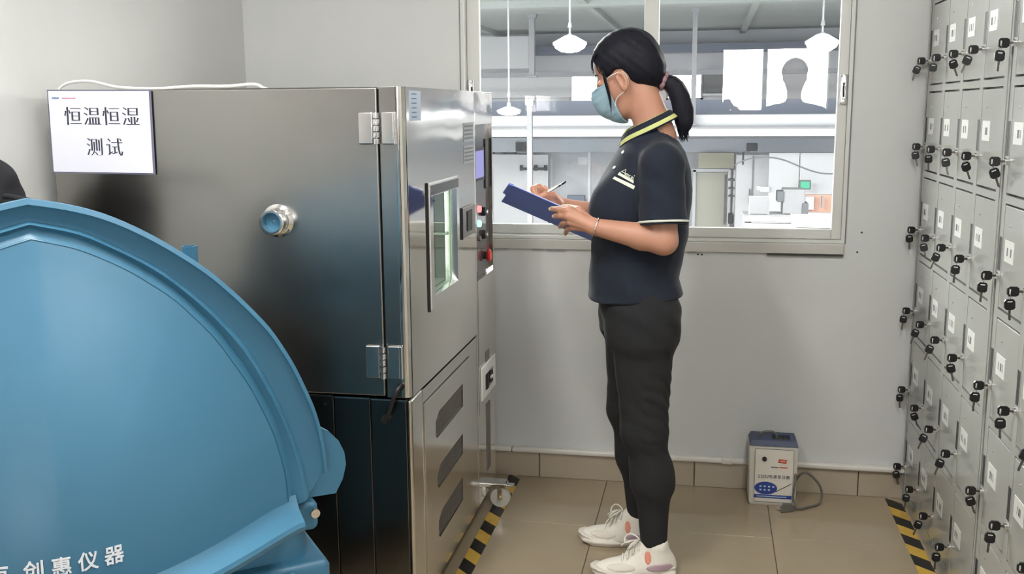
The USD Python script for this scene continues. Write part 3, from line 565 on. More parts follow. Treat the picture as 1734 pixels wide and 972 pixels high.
# window surround: a raised bevelled frame
def ring(y0, y1, z0, z1, w_, xa, xb, be):
    o = [(xa, y0, z0), (xa, y1, z0), (xa, y1, z1), (xa, y0, z1)]; b = [(xb, y0 + be, z0 + be), (xb, y1 - be, z0 + be), (xb, y1 - be, z1 - be), (xb, y0 + be, z1 - be)]
    c = [(xb, y0 + w_, z0 + w_), (xb, y1 - w_, z0 + w_), (xb, y1 - w_, z1 - w_), (xb, y0 + w_, z1 - w_)]; d = [(xa - .03, y0 + w_ + .006, z0 + w_ + .006), (xa - .03, y1 - w_ - .006, z0 + w_ + .006), (xa - .03, y1 - w_ - .006, z1 - w_ - .006), (xa - .03, y0 + w_ + .006, z1 - w_ - .006)]
    V = np.array([o, b, c, d]); m = grid(V, close_v=True); m.fix_normals(); return m
obj('window_frame', ring(2.660, 3.0, .883, 1.234, .036, XF + .0005, XF + .0075, .004), 'steel_bright', door, False)
obj('frame_seal', [bx(XF, XF + .0045, 2.657, 2.660, .881, 1.235)], 'gasket', door, False)
obj('glass_pane', bx(-.752, -.747, 2.701, 2.974, .919, 1.197), 'chamber_glass', door, False)
obj('window_jamb', [bx(-.806, -.7535, 2.970, 2.9745, .919, 1.1975), bx(-.806, -.7535, 2.7005, 2.704, .919, 1.1975), bx(-.806, -.7535, 2.704, 2.970, 1.193, 1.1975)], 'jamb', door, False)
obj('window_sill', bx(-.806, -.7535, 2.704, 2.970, .919, .924), 'lining', door, False)
obj('jamb_ledge', bx(-.80, -.76, 2.94, 2.9698, 1.060, 1.066), 'lining', door, False)
obj('light_tube', cyl((-.785, 2.722, .93), (-.785, 2.722, 1.19), .007, 14), 'lamp_soft', door)
obj('light_strip', bx(-.7575, -.7535, 2.7045, 2.722, .924, 1.19, .001), 'lamp_soft', door)
obj('frame_band', bx(XF + .0070, XF + .0078, 2.672, 2.988, 1.2005, 1.2265), 'band_dark', door, False)
obj('jamb_lining', bx(-.7575, -.7535, 2.958, 2.9698, .924, 1.192, .001), 'lining', door)
# latch handle
obj('latch_handle', [sub(bx(XF + .0005, XF + .008, 3.038, 3.208, 1.036, 1.130, .002), bx(XF - .01, XF + .03, 3.082, 3.164, 1.050, 1.117))], 'latch_grey', door)
obj('latch_edge', bx(XF + .0005, XF + .0078, 3.0345, 3.0378, 1.034, 1.131), 'gasket', door, False)
obj('latch_slot', [bx(XF + .001, XF + .004, 3.082, 3.164, 1.050, 1.117)], 'steel_plain', door, False)
obj('latch_tongue', bx(XF + .003, XF + .0075, 3.103, 3.148, 1.052, 1.115, .002), 'gasket', door)
# labels
obj('grey_label', [bx(XF, XF + .0012, 3.09, CYD - .012, 1.33, 1.389), bx(XF, XF + .0012, 3.09, CYD - .012, 1.263, 1.318)], 'label_grey', door, False, label='two grey instruction labels')
obj('label_print', [bx(XF + .0012, XF + .0016, 3.1, 3.215, z, z + .006) for z in (1.375, 1.362, 1.35, 1.338, 1.306, 1.294, 1.282, 1.27)], 'hall_dark', door, False)
obj('pale_label', bx(XF, XF + .0012, 2.512, 2.615, 1.402, 1.478), 'label_blue', door, False, label='pale blue notice sticker')
obj('label_print', [bx(XF + .0012, XF + .0016, 2.53, 2.575, z, z + .003) for z in np.linspace(1.41, 1.468, 6)], 'ink_blue', door, False)
# hinges between the door and the body
for za, zb in ((1.345, 1.425), (.742, .829)):
    h = obj('hinge', [bx(-.861, -.822, CY0 - .008, CY0 + .001, za, zb, .004), bx(-.800, -.767, CY0 - .009, CY0 + .001, za, zb, .003)], 'steel_plain', ch)
    obj('hinge_edge', bx(-.7665, -.7615, CY0 - .013, CY0 + .001, za, zb, .001), 'steel_bright', h)
    n3 = np.linspace(za, zb, 6)
    obj('hinge_knuckle', [cyl((-.812, CY0 - .012, a + .0015), (-.812, CY0 - .012, b - .0015), .0088 if k % 2 else .0078, 16) for k, (a, b) in enumerate(zip(n3[:-1], n3[1:]))], 'chrome', h)
# cable port on the side
pt = obj('cable_port', lathe([(.0, 0), (.043, 0), (.043, .005), (.036, .009), (.033, .012), (.033, .045), (.030, .048), (.025, .048), (.024, .040), (.024, .012), (0, .012)], 36, 'y', (-1.086, CY0, 1.15)), 'steel_bright', ch)
obj('port_plug', lathe([(0, .034), (.0238, .020), (.0238, .030), (0, .0305)], 28, 'y', (-1.086, CY0, 1.15)), 'blue_frp', pt)
obj('port_bolt', [cyl((-1.086 + .037 * math.cos(a), CY0 - .009, 1.15 + .037 * math.sin(a)), (-1.086 + .037 * math.cos(a), CY0 - .0045, 1.15 + .037 * math.sin(a)), .0035, 8) for a in (.8, 2.4, 4.0, 5.6)], 'chrome', pt)
# lower body: core, side panels, front
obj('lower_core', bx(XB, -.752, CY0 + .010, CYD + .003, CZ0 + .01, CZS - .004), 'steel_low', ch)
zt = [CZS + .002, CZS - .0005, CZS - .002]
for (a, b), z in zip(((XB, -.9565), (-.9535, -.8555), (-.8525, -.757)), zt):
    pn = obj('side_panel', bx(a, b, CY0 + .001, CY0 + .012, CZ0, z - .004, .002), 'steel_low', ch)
    obj('panel_lip', bx(a + .001, b - .001, CY0 - .001, CY0 + .011, z - .0038, z - .0005), 'steel_bright', pn, False)
    if a == XB: obj('screw', [cyl((-.979, CY0 - .0012, .663), (-.979, CY0 + .002, .663), .0035, 10)], 'chrome', pn)
obj('corner_post', bx(-.756, XF, CY0 + .001, CY0 + .11, CZ0, CZS - .004, .007), 'steel_low_front', ch)
obj('front_rail', [bx(-.756, XF - .001, CY0 + .1105, 3.1215, .645, CZS - .004), bx(-.756, XF - .001, CY0 + .1105, 3.1215, CZ0, .125), bx(-.756, XF - .001, 3.122, CYD, CZ0, CZS - .004)], 'steel_low_front', ch, False)
vshape = lambda y0, y1, z0, z1, c: Polygon([(y0, z0 + c * .3), (y0 + c * .5, z0), (y1, z0 + .003), (y1, z1), (y1 - c * .2, z1), (y0 + c * 1.4, z1 - .003), (y0, z1 - c * .9)])
vents = [(2.692, 3.022, .504, .580), (2.700, 3.012, .352, .420), (2.704, 3.003, .200, .278)]
pp = Polygon([(CY0 + .112, .127), (3.12, .127), (3.12, .643), (CY0 + .112, .643)])
for v in vents: pp = pp.difference(vshape(*v, .028))
vp_ = obj('vent_panel', extr(pp, .014, (-.7535, 0, 0), (0, 1, 0), (0, 0, 1)), 'steel_low_front', ch, False)
for v in vents:
    bars = [bx(-.752, -.7445, v[0] + .001, v[1] - .001, z, z + .0022) for z in np.arange(v[2] + .002, v[3], .0062)]
    obj('vent_grille', extr(vshape(*v, .028), .003, (-.7535, 0, 0), (0, 1, 0), (0, 0, 1)), 'mesh_dark', vp_, False)
    obj('grille_bars', bars, 'mesh_dark', vp_, False, kind='stuff')
for y, z in ((2.60, .612), (3.10, .612), (2.60, .15), (3.10, .15)): obj('screw', cyl((XF - .003, y, z), (XF + .001, y, z), .0045, 10), 'steel_plain', vp_)
# control column with its recessed panel
cc = sub(bx(-.812, XF, CYD + .003, CY1, CZ0, CZT, .004), bx(XF - .014, XF + .02, CYD + .02, CY1 - .012, .866, 1.381))
col = obj('control_column', cc, 'steel_front', ch)
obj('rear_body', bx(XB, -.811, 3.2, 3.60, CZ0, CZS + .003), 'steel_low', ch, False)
X = XF - .014
pnl = obj('control_panel', bx(X - .002, X + .002, CYD + .0205, CY1 - .0125, .8665, 1.3805), 'panel_dark', ch, False)
X += .002
obj('touch_screen', bx(X, X + .004, 3.285, 3.418, 1.203, 1.293, .001), 'screen_glow', pnl, False)
obj('screen_bezel', sub(bx(X, X + .003, 3.275, 3.43, 1.193, 1.303), bx(X - .01, X + .01, 3.284, 3.419, 1.202, 1.294)), 'gasket', pnl, False)
obj('recorder_slot', bx(X, X + .004, 3.445, 3.485, 1.16, 1.33, .002), 'gasket', pnl)
def knob(y, z, r, L, m_, nm): obj(nm, cyl((X, y, z), (X + L, y, z), r, 20, r * .92), m_, pnl)
for y, z, m_, nm in ((3.333, 1.100, 'lamp_red', 'red_lamp'), (3.33, 1.051, 'lamp_green', 'green_lamp')): knob(y, z, .0125, .011, m_, nm)
for y, z in ((3.407, 1.085), (3.403, 1.006)):
    knob(y, z, .016, .012, 'gasket', 'selector_switch'); knob(y, z, .0075, .018, 'chrome', 'selector_key')
knob(3.437, .929, .014, .012, 'gasket', 'stop_collar')
obj('emergency_stop', lathe([(0, .006), (.012, .006), (.020, .010), (.022, .016), (.019, .021), (0, .022)], 24, 'x', (X, 3.437, .929)), 'estop_red', pnl)
knob(3.34, 1.0, .010, .008, 'mesh_dark', 'spare_button')
# power socket below
so = obj('power_socket', sub(bx(XF, XF + .007, 3.285, 3.508, .444, .562, .004), bx(XF - .01, XF + .02, 3.335, 3.478, .468, .526)), 'white_plastic', ch)
obj('breaker', [bx(XF - .004, XF + .004, 3.336, 3.477, .469, .525)], 'steel_low', so, False); obj('breaker_lever', bx(XF, XF + .012, 3.345, 3.375, .472, .522, .002), 'gasket', so); obj('breaker_lever', bx(XF, XF + .010, 3.41, 3.45, .478, .515, .002), 'gasket', so)
obj('lever_tip', bx(XF + .008, XF + .016, 3.405, 3.43, .495, .505, .002), 'white_plastic', so)
obj('name_plate', bx(XF, XF + .0015, 3.372, 3.428, .564, .597), 'mesh_dark', ch, False)
obj('cable_slot', bx(XF - .001, XF + .002, 3.372, 3.43, .165, .41), 'mesh_dark', ch, False)
obj('column_seam', bx(XF - .001, XF + .0006, 3.262, 3.264, .40, .90), 'gasket', ch, False)
# castors
for x, y in ((-.712, 3.46), (-.86, 2.58), (-1.62, 2.58), (-1.62, 3.40)):
    c_ = obj('castor', [cyl((x, y, .092), (x, y, CZ0 + .014), .03, 20), bx(x - .028, x + .028, y - .017, y + .017, .074, .094, .003), bx(x - .009, x + .009, y - .0155, y - .0115, .03, .08, .002), bx(x - .009, x + .009, y + .0115, y + .0155, .03, .08, .002), cyl((x, y - .019, .036), (x, y + .019, .036), .007, 12)], 'steel_bright', ch)
    obj('castor_wheel', cyl((x, y - .0105, .0365), (x, y + .0105, .0365), .036, 28), 'rubber_white', c_)
    obj('brake_lever', bx(x - .01, x + .050, y - .015, y + .015, .080, .087, .002), 'steel_bright', c_)
obj('castor_arm', bx(-.79, -.69, 3.43, 3.49, CZ0 + .008, CZ0 + .016, .002), 'steel_plain', ch)
# black door cable
obj('door_cable', tube([(-.768, CY0 + .004, .722), (-.770, CY0 - .022, .720), (-.782, CY0 - .028, .695), (-.797, CY0 - .024, .655), (-.809, CY0 - .018, .634), (-.811, CY0 + .004, .632)], .0055, 8, 30), 'black_plastic', ch)
obj('cable_boot', [cyl((-.768, CY0 - .006, .722), (-.768, CY0 + .003, .722), .010, 14), cyl((-.811, CY0 - .016, .632), (-.811, CY0 + .003, .632), .0115, 14)], 'black_plastic', ch)
# the white hose on top
t = thing('white_hose', 'thin white hose lying along the top of the steel chamber', 'hose')
hp = [(100, 152), (108, 145), (130, 139), (155, 139), (190, 147), (225, 150.5), (270, 151), (310, 148), (345, 147), (385, 147), (420, 144), (437, 145), (446, 151)]
obj('hose', tube([at(x, y - 1.0, 2.50) for x, y in hp], .0042, 8, 90), 'white_plastic', t)
obj('hose_end', cyl(at(446, 150, 2.50), at(452, 151, 2.50), .0055, 10), 'white_plastic', t)
# paper sign on the side
t = thing('paper_sign', 'white landscape paper sign with large printed characters on the chamber side', 'sign')
TL, TR, BR, BL = at(82, 154, 2.462), at(252, 154, 2.462), at(263.5, 292.5, 2.462), at(92, 290.5, 2.462)
U = (TR - TL) / np.linalg.norm(TR - TL); Vv = (TL - BL) / np.linalg.norm(TL - BL); Ws, Hs = np.linalg.norm(TR - TL), np.linalg.norm(TL - BL)
nU = np.cross(U, Vv)
obj('backing', extr(sbox(-.004, -.004, Ws + .006, Hs + .003), .0015, BL - nU * .0006, U, Vv), 'paper_edge', t, False)
obj('sheet', extr(sbox(0, 0, Ws, Hs), .001, BL + nU * .001, U, Vv), 'paper', t, False)
Oi = BL + nU * .0021
for keys, sz, gap, u0, v0 in ((['s恒', 's温', 's恒', 's湿'], .0525, .003, .0415, Hs - .093), (['s测', 's试'], .051, .006, .100, Hs - .172)):
    tp, _ = text_poly(keys, sz, gap); obj('lettering', extr(tp, .0005, Oi + U * u0 + Vv * v0, U, Vv), 'ink', t, False)
obj('logo_mark', [extr(sbox(.010 + k * .0035, Hs - .0215 + .001 * (k % 2), .0128 + k * .0035, Hs - .0165), .0005, Oi, U, Vv) for k in range(6)], 'ink_blue', t, False)
obj('logo_line', [extr(sbox(.040 + k * .004, Hs - .021, .0428 + k * .004, Hs - .0175), .0005, Oi, U, Vv) for k in range(10)], 'ink_red', t, False)

# ============================================================ SALT SPRAY TESTER (blue hood)
th = math.radians(52); tc = np.array([math.sin(th), math.cos(th), 0]); tn = np.array([math.cos(th), -math.sin(th), 0])
TO = np.array([-.853, 1.162, 0.0])
def W3(u, o, z): return TO + tc * u + tn * o + np.array([0, 0, z])
ts = thing('salt_spray_tester', 'bright blue moulded salt spray tester with a domed hood in the foreground', 'test chamber')
outR = [(0, 1.322), (.042, 1.314), (.085, 1.301), (.127, 1.280), (.169, 1.253), (.22, 1.214), (.26, 1.173), (.302, 1.123), (.334, 1.066), (.361, .998), (.370, .963), (.376, .92), (.377, .893)]
innR = [(0, 1.293), (.061, 1.278), (.154, 1.222), (.214, 1.165), (.266, 1.102), (.302, 1.027), (.328, .956), (.343, .90), (.348, .860)]
ribR = [(0, 1.286), (.056, 1.270), (.116, 1.237), (.174, 1.192), (.228, 1.129), (.273, 1.052), (.304, .978), (.320, .906), (.322, .850)]
def full(R, n=41):
    R = np.array(R); d = np.r_[0, np.cumsum(np.linalg.norm(np.diff(R, axis=0), axis=1))]; s = np.linspace(0, d[-1], n)
    q = np.stack([np.interp(s, d, R[:, 0]), np.interp(s, d, R[:, 1])], 1)
    for _ in range(2): q[1:-1] = .25 * q[:-2] + .5 * q[1:-1] + .25 * q[2:]
    return np.vstack([q[::-1] * [-1, 1], q[1:]])
oC, iC, rC = full(outR), full(innR), full(ribR); cen = np.array([0, .86])
def scl(Cv, s): return cen + (Cv - cen) * s
rows = [(scl(oC, .90), -.10), (scl(oC, .97), -.018), (oC, -.012), (scl(oC, 1.0), .006), (scl(oC, .985), .010), (scl(oC, .975), .004), (iC * .8 + oC * .2, .0), (iC * .98 + oC * .02, .0), (iC * .85 + rC * .15, .012), (iC * .6 + rC * .4, .016), (iC * .3 + rC * .7, .013), (rC, .010), (scl(rC, .985), .014), (scl(rC, .968), .024)]
V = [[W3(u, o, z) for u, z in Cv] for Cv, o in rows]
hood = obj('hood_rim', grid(V), 'blue_frp', ts, 38)
# domed panel
def dome(s): return .024 + .165 * max(0, 1 - s * s) ** 1.25
V = [[W3(u, dome(s) if s < 1 else .022, z) for u, z in scl(rC, .972 * s)] for s in np.linspace(1, 0.0, 34) ** .9]
obj('hood_panel', grid(V), 'blue_frp', ts, True)
# lower lip below the panel
us = np.linspace(-.325, .325, 61)
def bulge(u): return .024 + .165 * max(0, 1 - (u / .3225) ** 2) ** 1.25 if abs(u) < .3225 else .024
V = [[W3(u, bulge(u) + a, z) for u in us] for a, z in ((-.012, .868), (.004, .852), (.034, .842), (.037, .836), (.033, .828), (.0, .824), (-.03, .826))]
obj('hood_lip', grid(V), 'blue_frp', ts, 35)
# rear of the hood
back_rows = [(scl(oC, .90), -.10), (scl(oC, .80), -.32), (scl(oC, .70), -.62), (scl(oC, .60), -.85), (scl(oC, .05), -.86)]
V = [[W3(u, o, z) for u, z in Cv] for Cv, o in back_rows]
obj('hood_back', grid(V), 'blue_frp', ts, 35)
# side ears
ear = Polygon([(.335, .842), (.400, .8405), (.4125, .862), (.4185, .885), (.4165, .905), (.408, .925), (.394, .941), (.376, .953), (.340, .975)])
for s in (1, -1):
    pe = ear if s == 1 else Polygon([(-a, b) for a, b in ear.exterior.coords])
    obj('hood_ear', extr(pe, .012, TO - tn * .045, tc, (0, 0, 1)), 'blue_frp', ts, False)
# tank with its water groove
def slab(u0, u1, o0, o1, z0, z1, r=.006):
    b = bx(u0, u1, o0, o1, z0, z1, r); q = b.vertices.copy(); b.vertices = TO + np.outer(q[:, 0], tc) + np.outer(q[:, 1], tn) + np.outer(q[:, 2], [0, 0, 1]); b.fix_normals(); return b
obj('tank_flange', slab(-.366, .366, -.87, -.012, .795, .842, .008), 'blue_frp', ts)
obj('tank', [slab(-.352, .352, -.86, -.02, .09, .80, .02), slab(-.378, .378, -.875, .004, .70, .752, .012), slab(-.378, .378, -.875, .004, .10, .705, .016)], 'blue_frp', ts)
obj('tank_rib', [slab(u - .012, u + .012, 0, .016, .12, .745, .006) for u in (.31, .24, -.24, -.31)], 'blue_frp', ts)
obj('rear_cover', slab(-.34, .34, -.892, -.876, .12, .79, .004), 'black_plastic', ts)
obj('tank_foot', [slab(u - .04, u + .04, o - .04, o + .04, 0, .095, .006) for u in (-.3, .3) for o in (-.78, -.10)], 'black_plastic', ts)
obj('hood_bolt', cyl(W3(.357, -.008, .828), W3(.357, .003, .828), .007, 14), 'bracelet', ts)
obj('vent_pipe', sub(cyl(W3(.239, -.25, .80), W3(.239, -.25, 1.216), .0125, 20), cyl(W3(.239, -.25, 1.15), W3(.239, -.25, 1.25), .010, 20)), 'blue_frp', ts)
# lettering on the dome: projected onto the panel
def dome_off(u, z):
    q = np.array([u, z]) - cen; ang = math.atan2(q[0], max(q[1], 1e-6)); base = rC - cen; a = np.arctan2(base[:, 0], np.maximum(base[:, 1], 1e-6)); o = np.argsort(a)
    R = np.interp(ang, a[o], np.linalg.norm(base, axis=1)[o]) * .972; return dome(min(np.linalg.norm(q) / R, 1))
def on_dome(px, py):
    lo_, hi_ = .0, .2
    d = (px - 867) / FPX * cr - (py - 486) / FPX * cu + cf
    for _ in range(40):
        mid = (lo_ + hi_) / 2; s = ((TO + tn * mid - C0) @ tn) / (d @ tn); p = C0 + s * d; u, z = (p - TO) @ tc, p[2]
        if dome_off(u, z) < mid: hi_ = mid
        else: lo_ = mid
    return u, z, mid
TXT = on_dome(40, 985), on_dome(211, 951)
def dome_text(keys, a, b, m_, n_, label=None):
    (u0, z0, _), (u1, z1, _) = a, b; L = math.hypot(u1 - u0, z1 - z0); sz = L / (len(keys) * 1.27 - .27); tp, w_ = text_poly(keys, sz, sz * .27)
    e = np.array([u1 - u0, z1 - z0]) / L; out = []
    from shapely import segmentize
    for g in getattr(tp, 'geoms', [tp]):
        if g.area < 1e-8: continue
        g = segmentize(g, sz * .06); m = trimesh.creation.extrude_polygon(g, .001, engine='earcut'); q = m.vertices
        u = u0 + q[:, 0] * e[0] - q[:, 1] * e[1]; z = z0 + q[:, 0] * e[1] + q[:, 1] * e[0]
        o = np.array([dome_off(a_, b_) for a_, b_ in zip(u, z)]); m.vertices = TO + np.outer(u, tc) + np.outer(o + .0008 + q[:, 2], tn) + np.outer(z, [0, 0, 1]); out.append(m)
    return obj(n_, out, m_, ts, False, label=label)
print('dome text', TXT)
(u0, z0, _), (u1, z1, _) = TXT
stp = ((u1 - u0) / 4.0 * 1.06, (z1 - z0) / 4.0 * 1.06)
dome_text(['b创', 'b惠', 'b仪', 'b器'], (u0, z0, 0), (u1, z1, 0), 'print_white', 'lettering', 'white printed company characters')
Ls = ((u1 - u0) / 4.81, (z1 - z0) / 4.81); s0 = (u0 - Ls[0] * 1.62, z0 - Ls[1] * 1.62)
dome_text(['b市'], (s0[0], s0[1], 0), (s0[0] + Ls[0], s0[1] + Ls[1], 0), 'print_white', 'lettering')
# black bag behind the hood
t = thing('black_bag', 'black padded bag standing behind the blue hood at the left edge', 'bag')
def bagf(p):
    d = smin(ell(p, (-1.695, 2.16, 1.21), (.055, .12, .13)), ell(p, (-1.70, 2.16, 1.10), (.07, .14, .16)), .04); return d + .006 * np.sin(p[:, 2] * 70) * np.cos(p[:, 1] * 30)
obj('bag_body', surf(bagf, (-1.775, 1.98, .9), (-1.6, 2.33, 1.38), .008), 'black_cloth', t, True)
obj('strap', tube([at(8, 333, 2.12), at(25, 334.5, 2.1), at(45, 339, 2.08), at(60, 343, 2.06), at(75, 352, 2.04)], .007, 8, 30), 'black_cloth', t)
obj('bag_stand', bx(-1.77, -1.62, 2.02, 2.30, .0, .95, .01), 'black_plastic', t)
# ============================================================ LOCKERS
LX, LY = .737, 3.79                      # front plane, far edge
def cabinet(name, label, yfar, rows=6, cols=4, w_=1.0):
    t = thing(name, label, 'locker cabinet', (LX, yfar, 0))
    cut = []
    geo = []
    for r in range(rows):
        zt = 1.763 - .29 * r; zb = zt - .26
        for c in range(cols):
            y1 = -.048 - .235 * c; y0 = y1 - .197; geo.append((r, c, y0, y1, zb, zt))
    holes = [bx(-.01, .018, y0 - .0015, y1 + .0015, zb - .005, zt + .005) for _, _, y0, y1, zb, zt in geo]
    body = to_man(bx(0, .5, -w_ + .002, -.002, 0, 1.80, .004)) - m3.Manifold.batch_boolean([to_man(h_) for h_ in holes], m3.OpType.Add)
    body = body - m3.Manifold.batch_boolean([to_man(bx(-.01, .02, y1 + .006, y1 + .032, zt - .168, zt - .082)) for _, _, y0, y1, zb, zt in geo], m3.OpType.Add)
    obj('body', to_tri(body), 'locker_paint', t, False)
    obj('edge_bead', bx(-.004, .0, -.012, -.004, .0, 1.80, .0015), 'locker_paint', t); obj('edge_bead', bx(-.004, .0, -w_ + .004, -w_ + .012, .0, 1.80, .0015), 'locker_paint', t)
    for r, c, y0, y1, zb, zt in geo:
        d = obj('door', bx(.0004, .016, y0, y1, zb, zt, .002), 'locker_paint', t)
        obj('finger_slot', bx(.0008, .02, y1 + .0065, y1 + .0315, zt - .1675, zt - .0825), 'locker_dark', t, False)
        yl = y1 - .012
        obj('number_label', bx(-.0008, .0004, yl - .088, yl - .012, zt - .138, zt - .084), 'label_paper', d, False)
        random.seed(r * 7 + c + int(yfar * 100)); ks = sorted(random.sample(range(8), 4))
        obj('label_print', [bx(-.0012, -.0008, yl - .026 - k * .006 - .0035, yl - .026 - k * .006, zt - .122, zt - .102) for k in ks], 'hall_dark', d, False)
        obj('lock_cylinder', [cyl((-.007, yl + .030, zt - .182), (.004, yl + .030, zt - .182), .0085, 16)], 'chrome', d)
        obj('label_dimple', bx(-.0015, .0004, yl - .05, yl - .045, zt - .05, zt - .045, .0006), 'chrome', d)
    return geo
g1 = cabinet('locker_cabinet', 'grey metal locker cabinet nearest the window wall, keys in its doors', LY)
g2 = cabinet('locker_cabinet', 'grey metal locker cabinet at the right edge of the photo', LY - 1.002)
# keys: a pair of keys on a ring, one of them in the lock
def key_mesh():
    head = Polygon([(0, -.011), (.008, -.0165), (.030, -.0165), (.036, -.010), (.036, .010), (.030, .0165), (.008, .0165), (0, .011)]).buffer(.001)
    return head
def key_set(label, loc, tilt, swing):
    t = thing('key_set', label, 'keys', loc); UsdGeom.Xformable(t).AddScaleOp().Set(Gf.Vec3f(.68, .68, .68))
    # inserted key: shaft along -x from the lock, head plate in the xz plane
    k1 = obj('key_head', extr(key_mesh(), .009, (-.013, -.0045, 0), (-1, 0, 0), (0, 0, 1)), 'key_plastic', t)
    obj('head_mark', extr(sbox(.026, -.010, .031, .008), .0100, (-.013, -.0050, 0), (-1, 0, 0), (0, 0, 1)), 'key_mark', k1, False)
    obj('key_shaft', bx(-.016, .002, -.0015, .0015, -.0045, .0045), 'key_metal', t)
    A = np.array([-.041, 0, -.012]); a = math.radians(tilt); dn = np.array([math.sin(a) * math.cos(swing), math.sin(a) * math.sin(swing), -math.cos(a)]); sd = np.array([math.cos(a), 0, math.sin(a) * math.cos(swing)]); sd /= np.linalg.norm(sd)
    B = A + dn * .016; sd = sd - dn * (sd @ dn); sd /= np.linalg.norm(sd)
    obj('key_ring', tube([A + np.array([0, 0, .006]) + (dn * (-math.cos(q)) + np.cross(dn, sd) * math.sin(q)) * .012 + dn * .010 for q in np.linspace(0, 2 * PI, 24)], .0009, 6, 40), 'key_metal', t)
    W_ = np.cross(dn, sd)
    k2 = obj('hanging_key_head', extr(key_mesh(), .009, B - W_ * .0045, dn, sd), 'key_plastic', t)
    obj('head_mark', extr(sbox(.006, -.008, .010, .008), .010, B - W_ * .005, dn, sd), 'key_mark', k2, False)
    obj('hanging_key_shaft', [extr(Polygon([(.034, -.0045), (.070, -.0045), (.074, -.002), (.074, .003), (.070, .0045), (.066, .003), (.062, .0045), (.058, .003), (.034, .0045)]), .002, B - W_ * .001, dn, sd)], 'key_metal', t, False)
    return t
ordn = ['top', 'second', 'third', 'fourth', 'fifth', 'bottom']; ocol = ['first', 'second', 'third', 'fourth']
protos = []; random.seed(5); nk = 0
for yfar, geo, cab in ((LY, g1, 'window-side locker cabinet'), (LY - 1.002, g2, 'nearer locker cabinet')):
    for r, c, y0, y1, zb, zt in geo:
        if yfar < LY and (c > 2 or (c == 2 and r < 3) or (c == 1 and r < 2)): continue
        loc = (LX - .007, yfar + y1 - .012 + .030, zt - .182); lab = f'black keys, {ordn[r]} row, {ocol[c]} door from the window, {cab}'
        if nk < 6: protos.append(key_set(lab, loc, [-20, -8, 22, -28, 14, 4][nk], [.3, .9, .2, .6, -.5, .1][nk]))
        else:
            dup(protos[random.randrange(6)], loc, random.uniform(-.12, .12), lab)
        nk += 1
for p_ in protos: p_.SetCustomDataByKey('group', 'keys hanging in the locker doors')
for p_ in stage.GetPrimAtPath('/World').GetChildren():
    if p_.GetName().startswith('key_set'): p_.SetCustomDataByKey('group', 'keys hanging in the locker doors')

# ============================================================ ADAPTER ON THE FLOOR
ax0, ax1, ay = .176, .345, 3.628
ad = thing('power_transformer', 'beige portable power transformer box with a blue top on the floor by the wall', 'transformer', ((ax0 + ax1) / 2, ay, 0))
hw = (ax1 - ax0) / 2
obj('case', hull([(sx * (hw - e), dy, z) for sx in (-1, 1) for e, dy, z in ((.003, .0, .012), (.0, .012, .012), (.0, .118, .012), (.006, .128, .012), (.008, .006, 0.0), (.008, .12, 0.0), (.0, .004, .219), (-.001, .012, .225), (-.001, .118, .225), (.004, .126, .220))]), 'adapter_shell', ad)
top = obj('top_cover', sub(hull([(sx * (hw + .001 - e), dy, z) for sx in (-1, 1) for e, dy, z in ((0, .004, .225), (0, .124, .225), (.008, .012, .243), (.008, .116, .243))]), bx(-.005, .06, .03, .09, .234, .27)), 'adapter_top', ad)
obj('socket_block', bx(.0, .055, .034, .086, .234, .238, .002), 'black_plastic', top); obj('socket_hole', [bx(.012 + .02 * k, .018 + .02 * k, .05, .07, .238, .2385) for k in range(2)], 'gasket', top, False)
obj('carry_handle', tube([(-.05, .06, .238), (-.045, .06, .252), (-.02, .06, .262), (.005, .06, .258), (.012, .06, .236)], .0045, 8, 30), 'cable_grey', ad)
fp = obj('front_plate', extr(sbox(-.058, .022, .064, .208).buffer(.006), .0015, (0, -.0002, 0), (1, 0, 0), (0, 0, 1)), 'adapter_face', ad, False)
obj('plate_border', extr(sbox(-.058, .022, .064, .208).buffer(.0075).difference(sbox(-.058, .022, .064, .208).buffer(.006)), .0015, (0, -.0002, 0), (1, 0, 0), (0, 0, 1)), 'cable_grey', ad, False)
ff = lambda poly, m_, n_, k=0: obj(n_, extr(poly, .0006, (0, -.0018 - .0002 * k, 0), (1, 0, 0), (0, 0, 1)), m_, fp, False)
from shapely import affinity
ff(affinity.scale(LineString([(-.024, .068), (-.0239, .068)]).buffer(.040), 1, .60), 'adapter_blue', 'blue_oval')
ff(LineString([(.012, .056), (.064, .088)]).buffer(.0015), 'cable_grey', 'thin_line')
ff(sbox(-.064, .030, .068, .043), 'adapter_blue', 'blue_bar'); ff(sbox(-.055, .035, .05, .038), 'label_blue', 'bar_print', 1)
ff(Polygon([(.016, .166), (.045, .164), (.047, .178), (.019, .180)]), 'adapter_red', 'red_sticker'); ff(sbox(.023, .169, .042, .1745), 'hall_wood', 'sticker_print', 1)
ff(sbox(-.008, .146, .018, .150), 'cable_grey', 'small_print'); ff(sbox(.022, .146, .050, .150), 'adapter_red', 'small_print')
for j, (n_, z) in enumerate(((4, .071), (3, .058))):
    for i in range(n_): ff(sbox(-.046 + i * .015, z, -.039 + i * .015, z + .006), 'label_blue', 'oval_print', 1)
tp, w_ = text_poly(['b电', 'b源', 'b变', 'b压', 'b器'], .0135, .0015); ff(affinity.translate(tp, -.0145, .1035 + .0015), 'hall_dark', 'lettering')
tm = meshkit.text_mesh('110V', .0115, .0006, True); q = tm.vertices.copy(); tm.vertices = np.stack([q[:, 0] - .055, -.0018 - q[:, 2], q[:, 1] + .106], 1); obj('lettering', tm, 'hall_dark', fp, False)
obj('round_knob', cyl((-.032, -.006, .178), (-.032, .001, .178), .0085, 18), 'black_plastic', ad)
off_ = np.array([(ax0 + ax1) / 2, ay, 0])
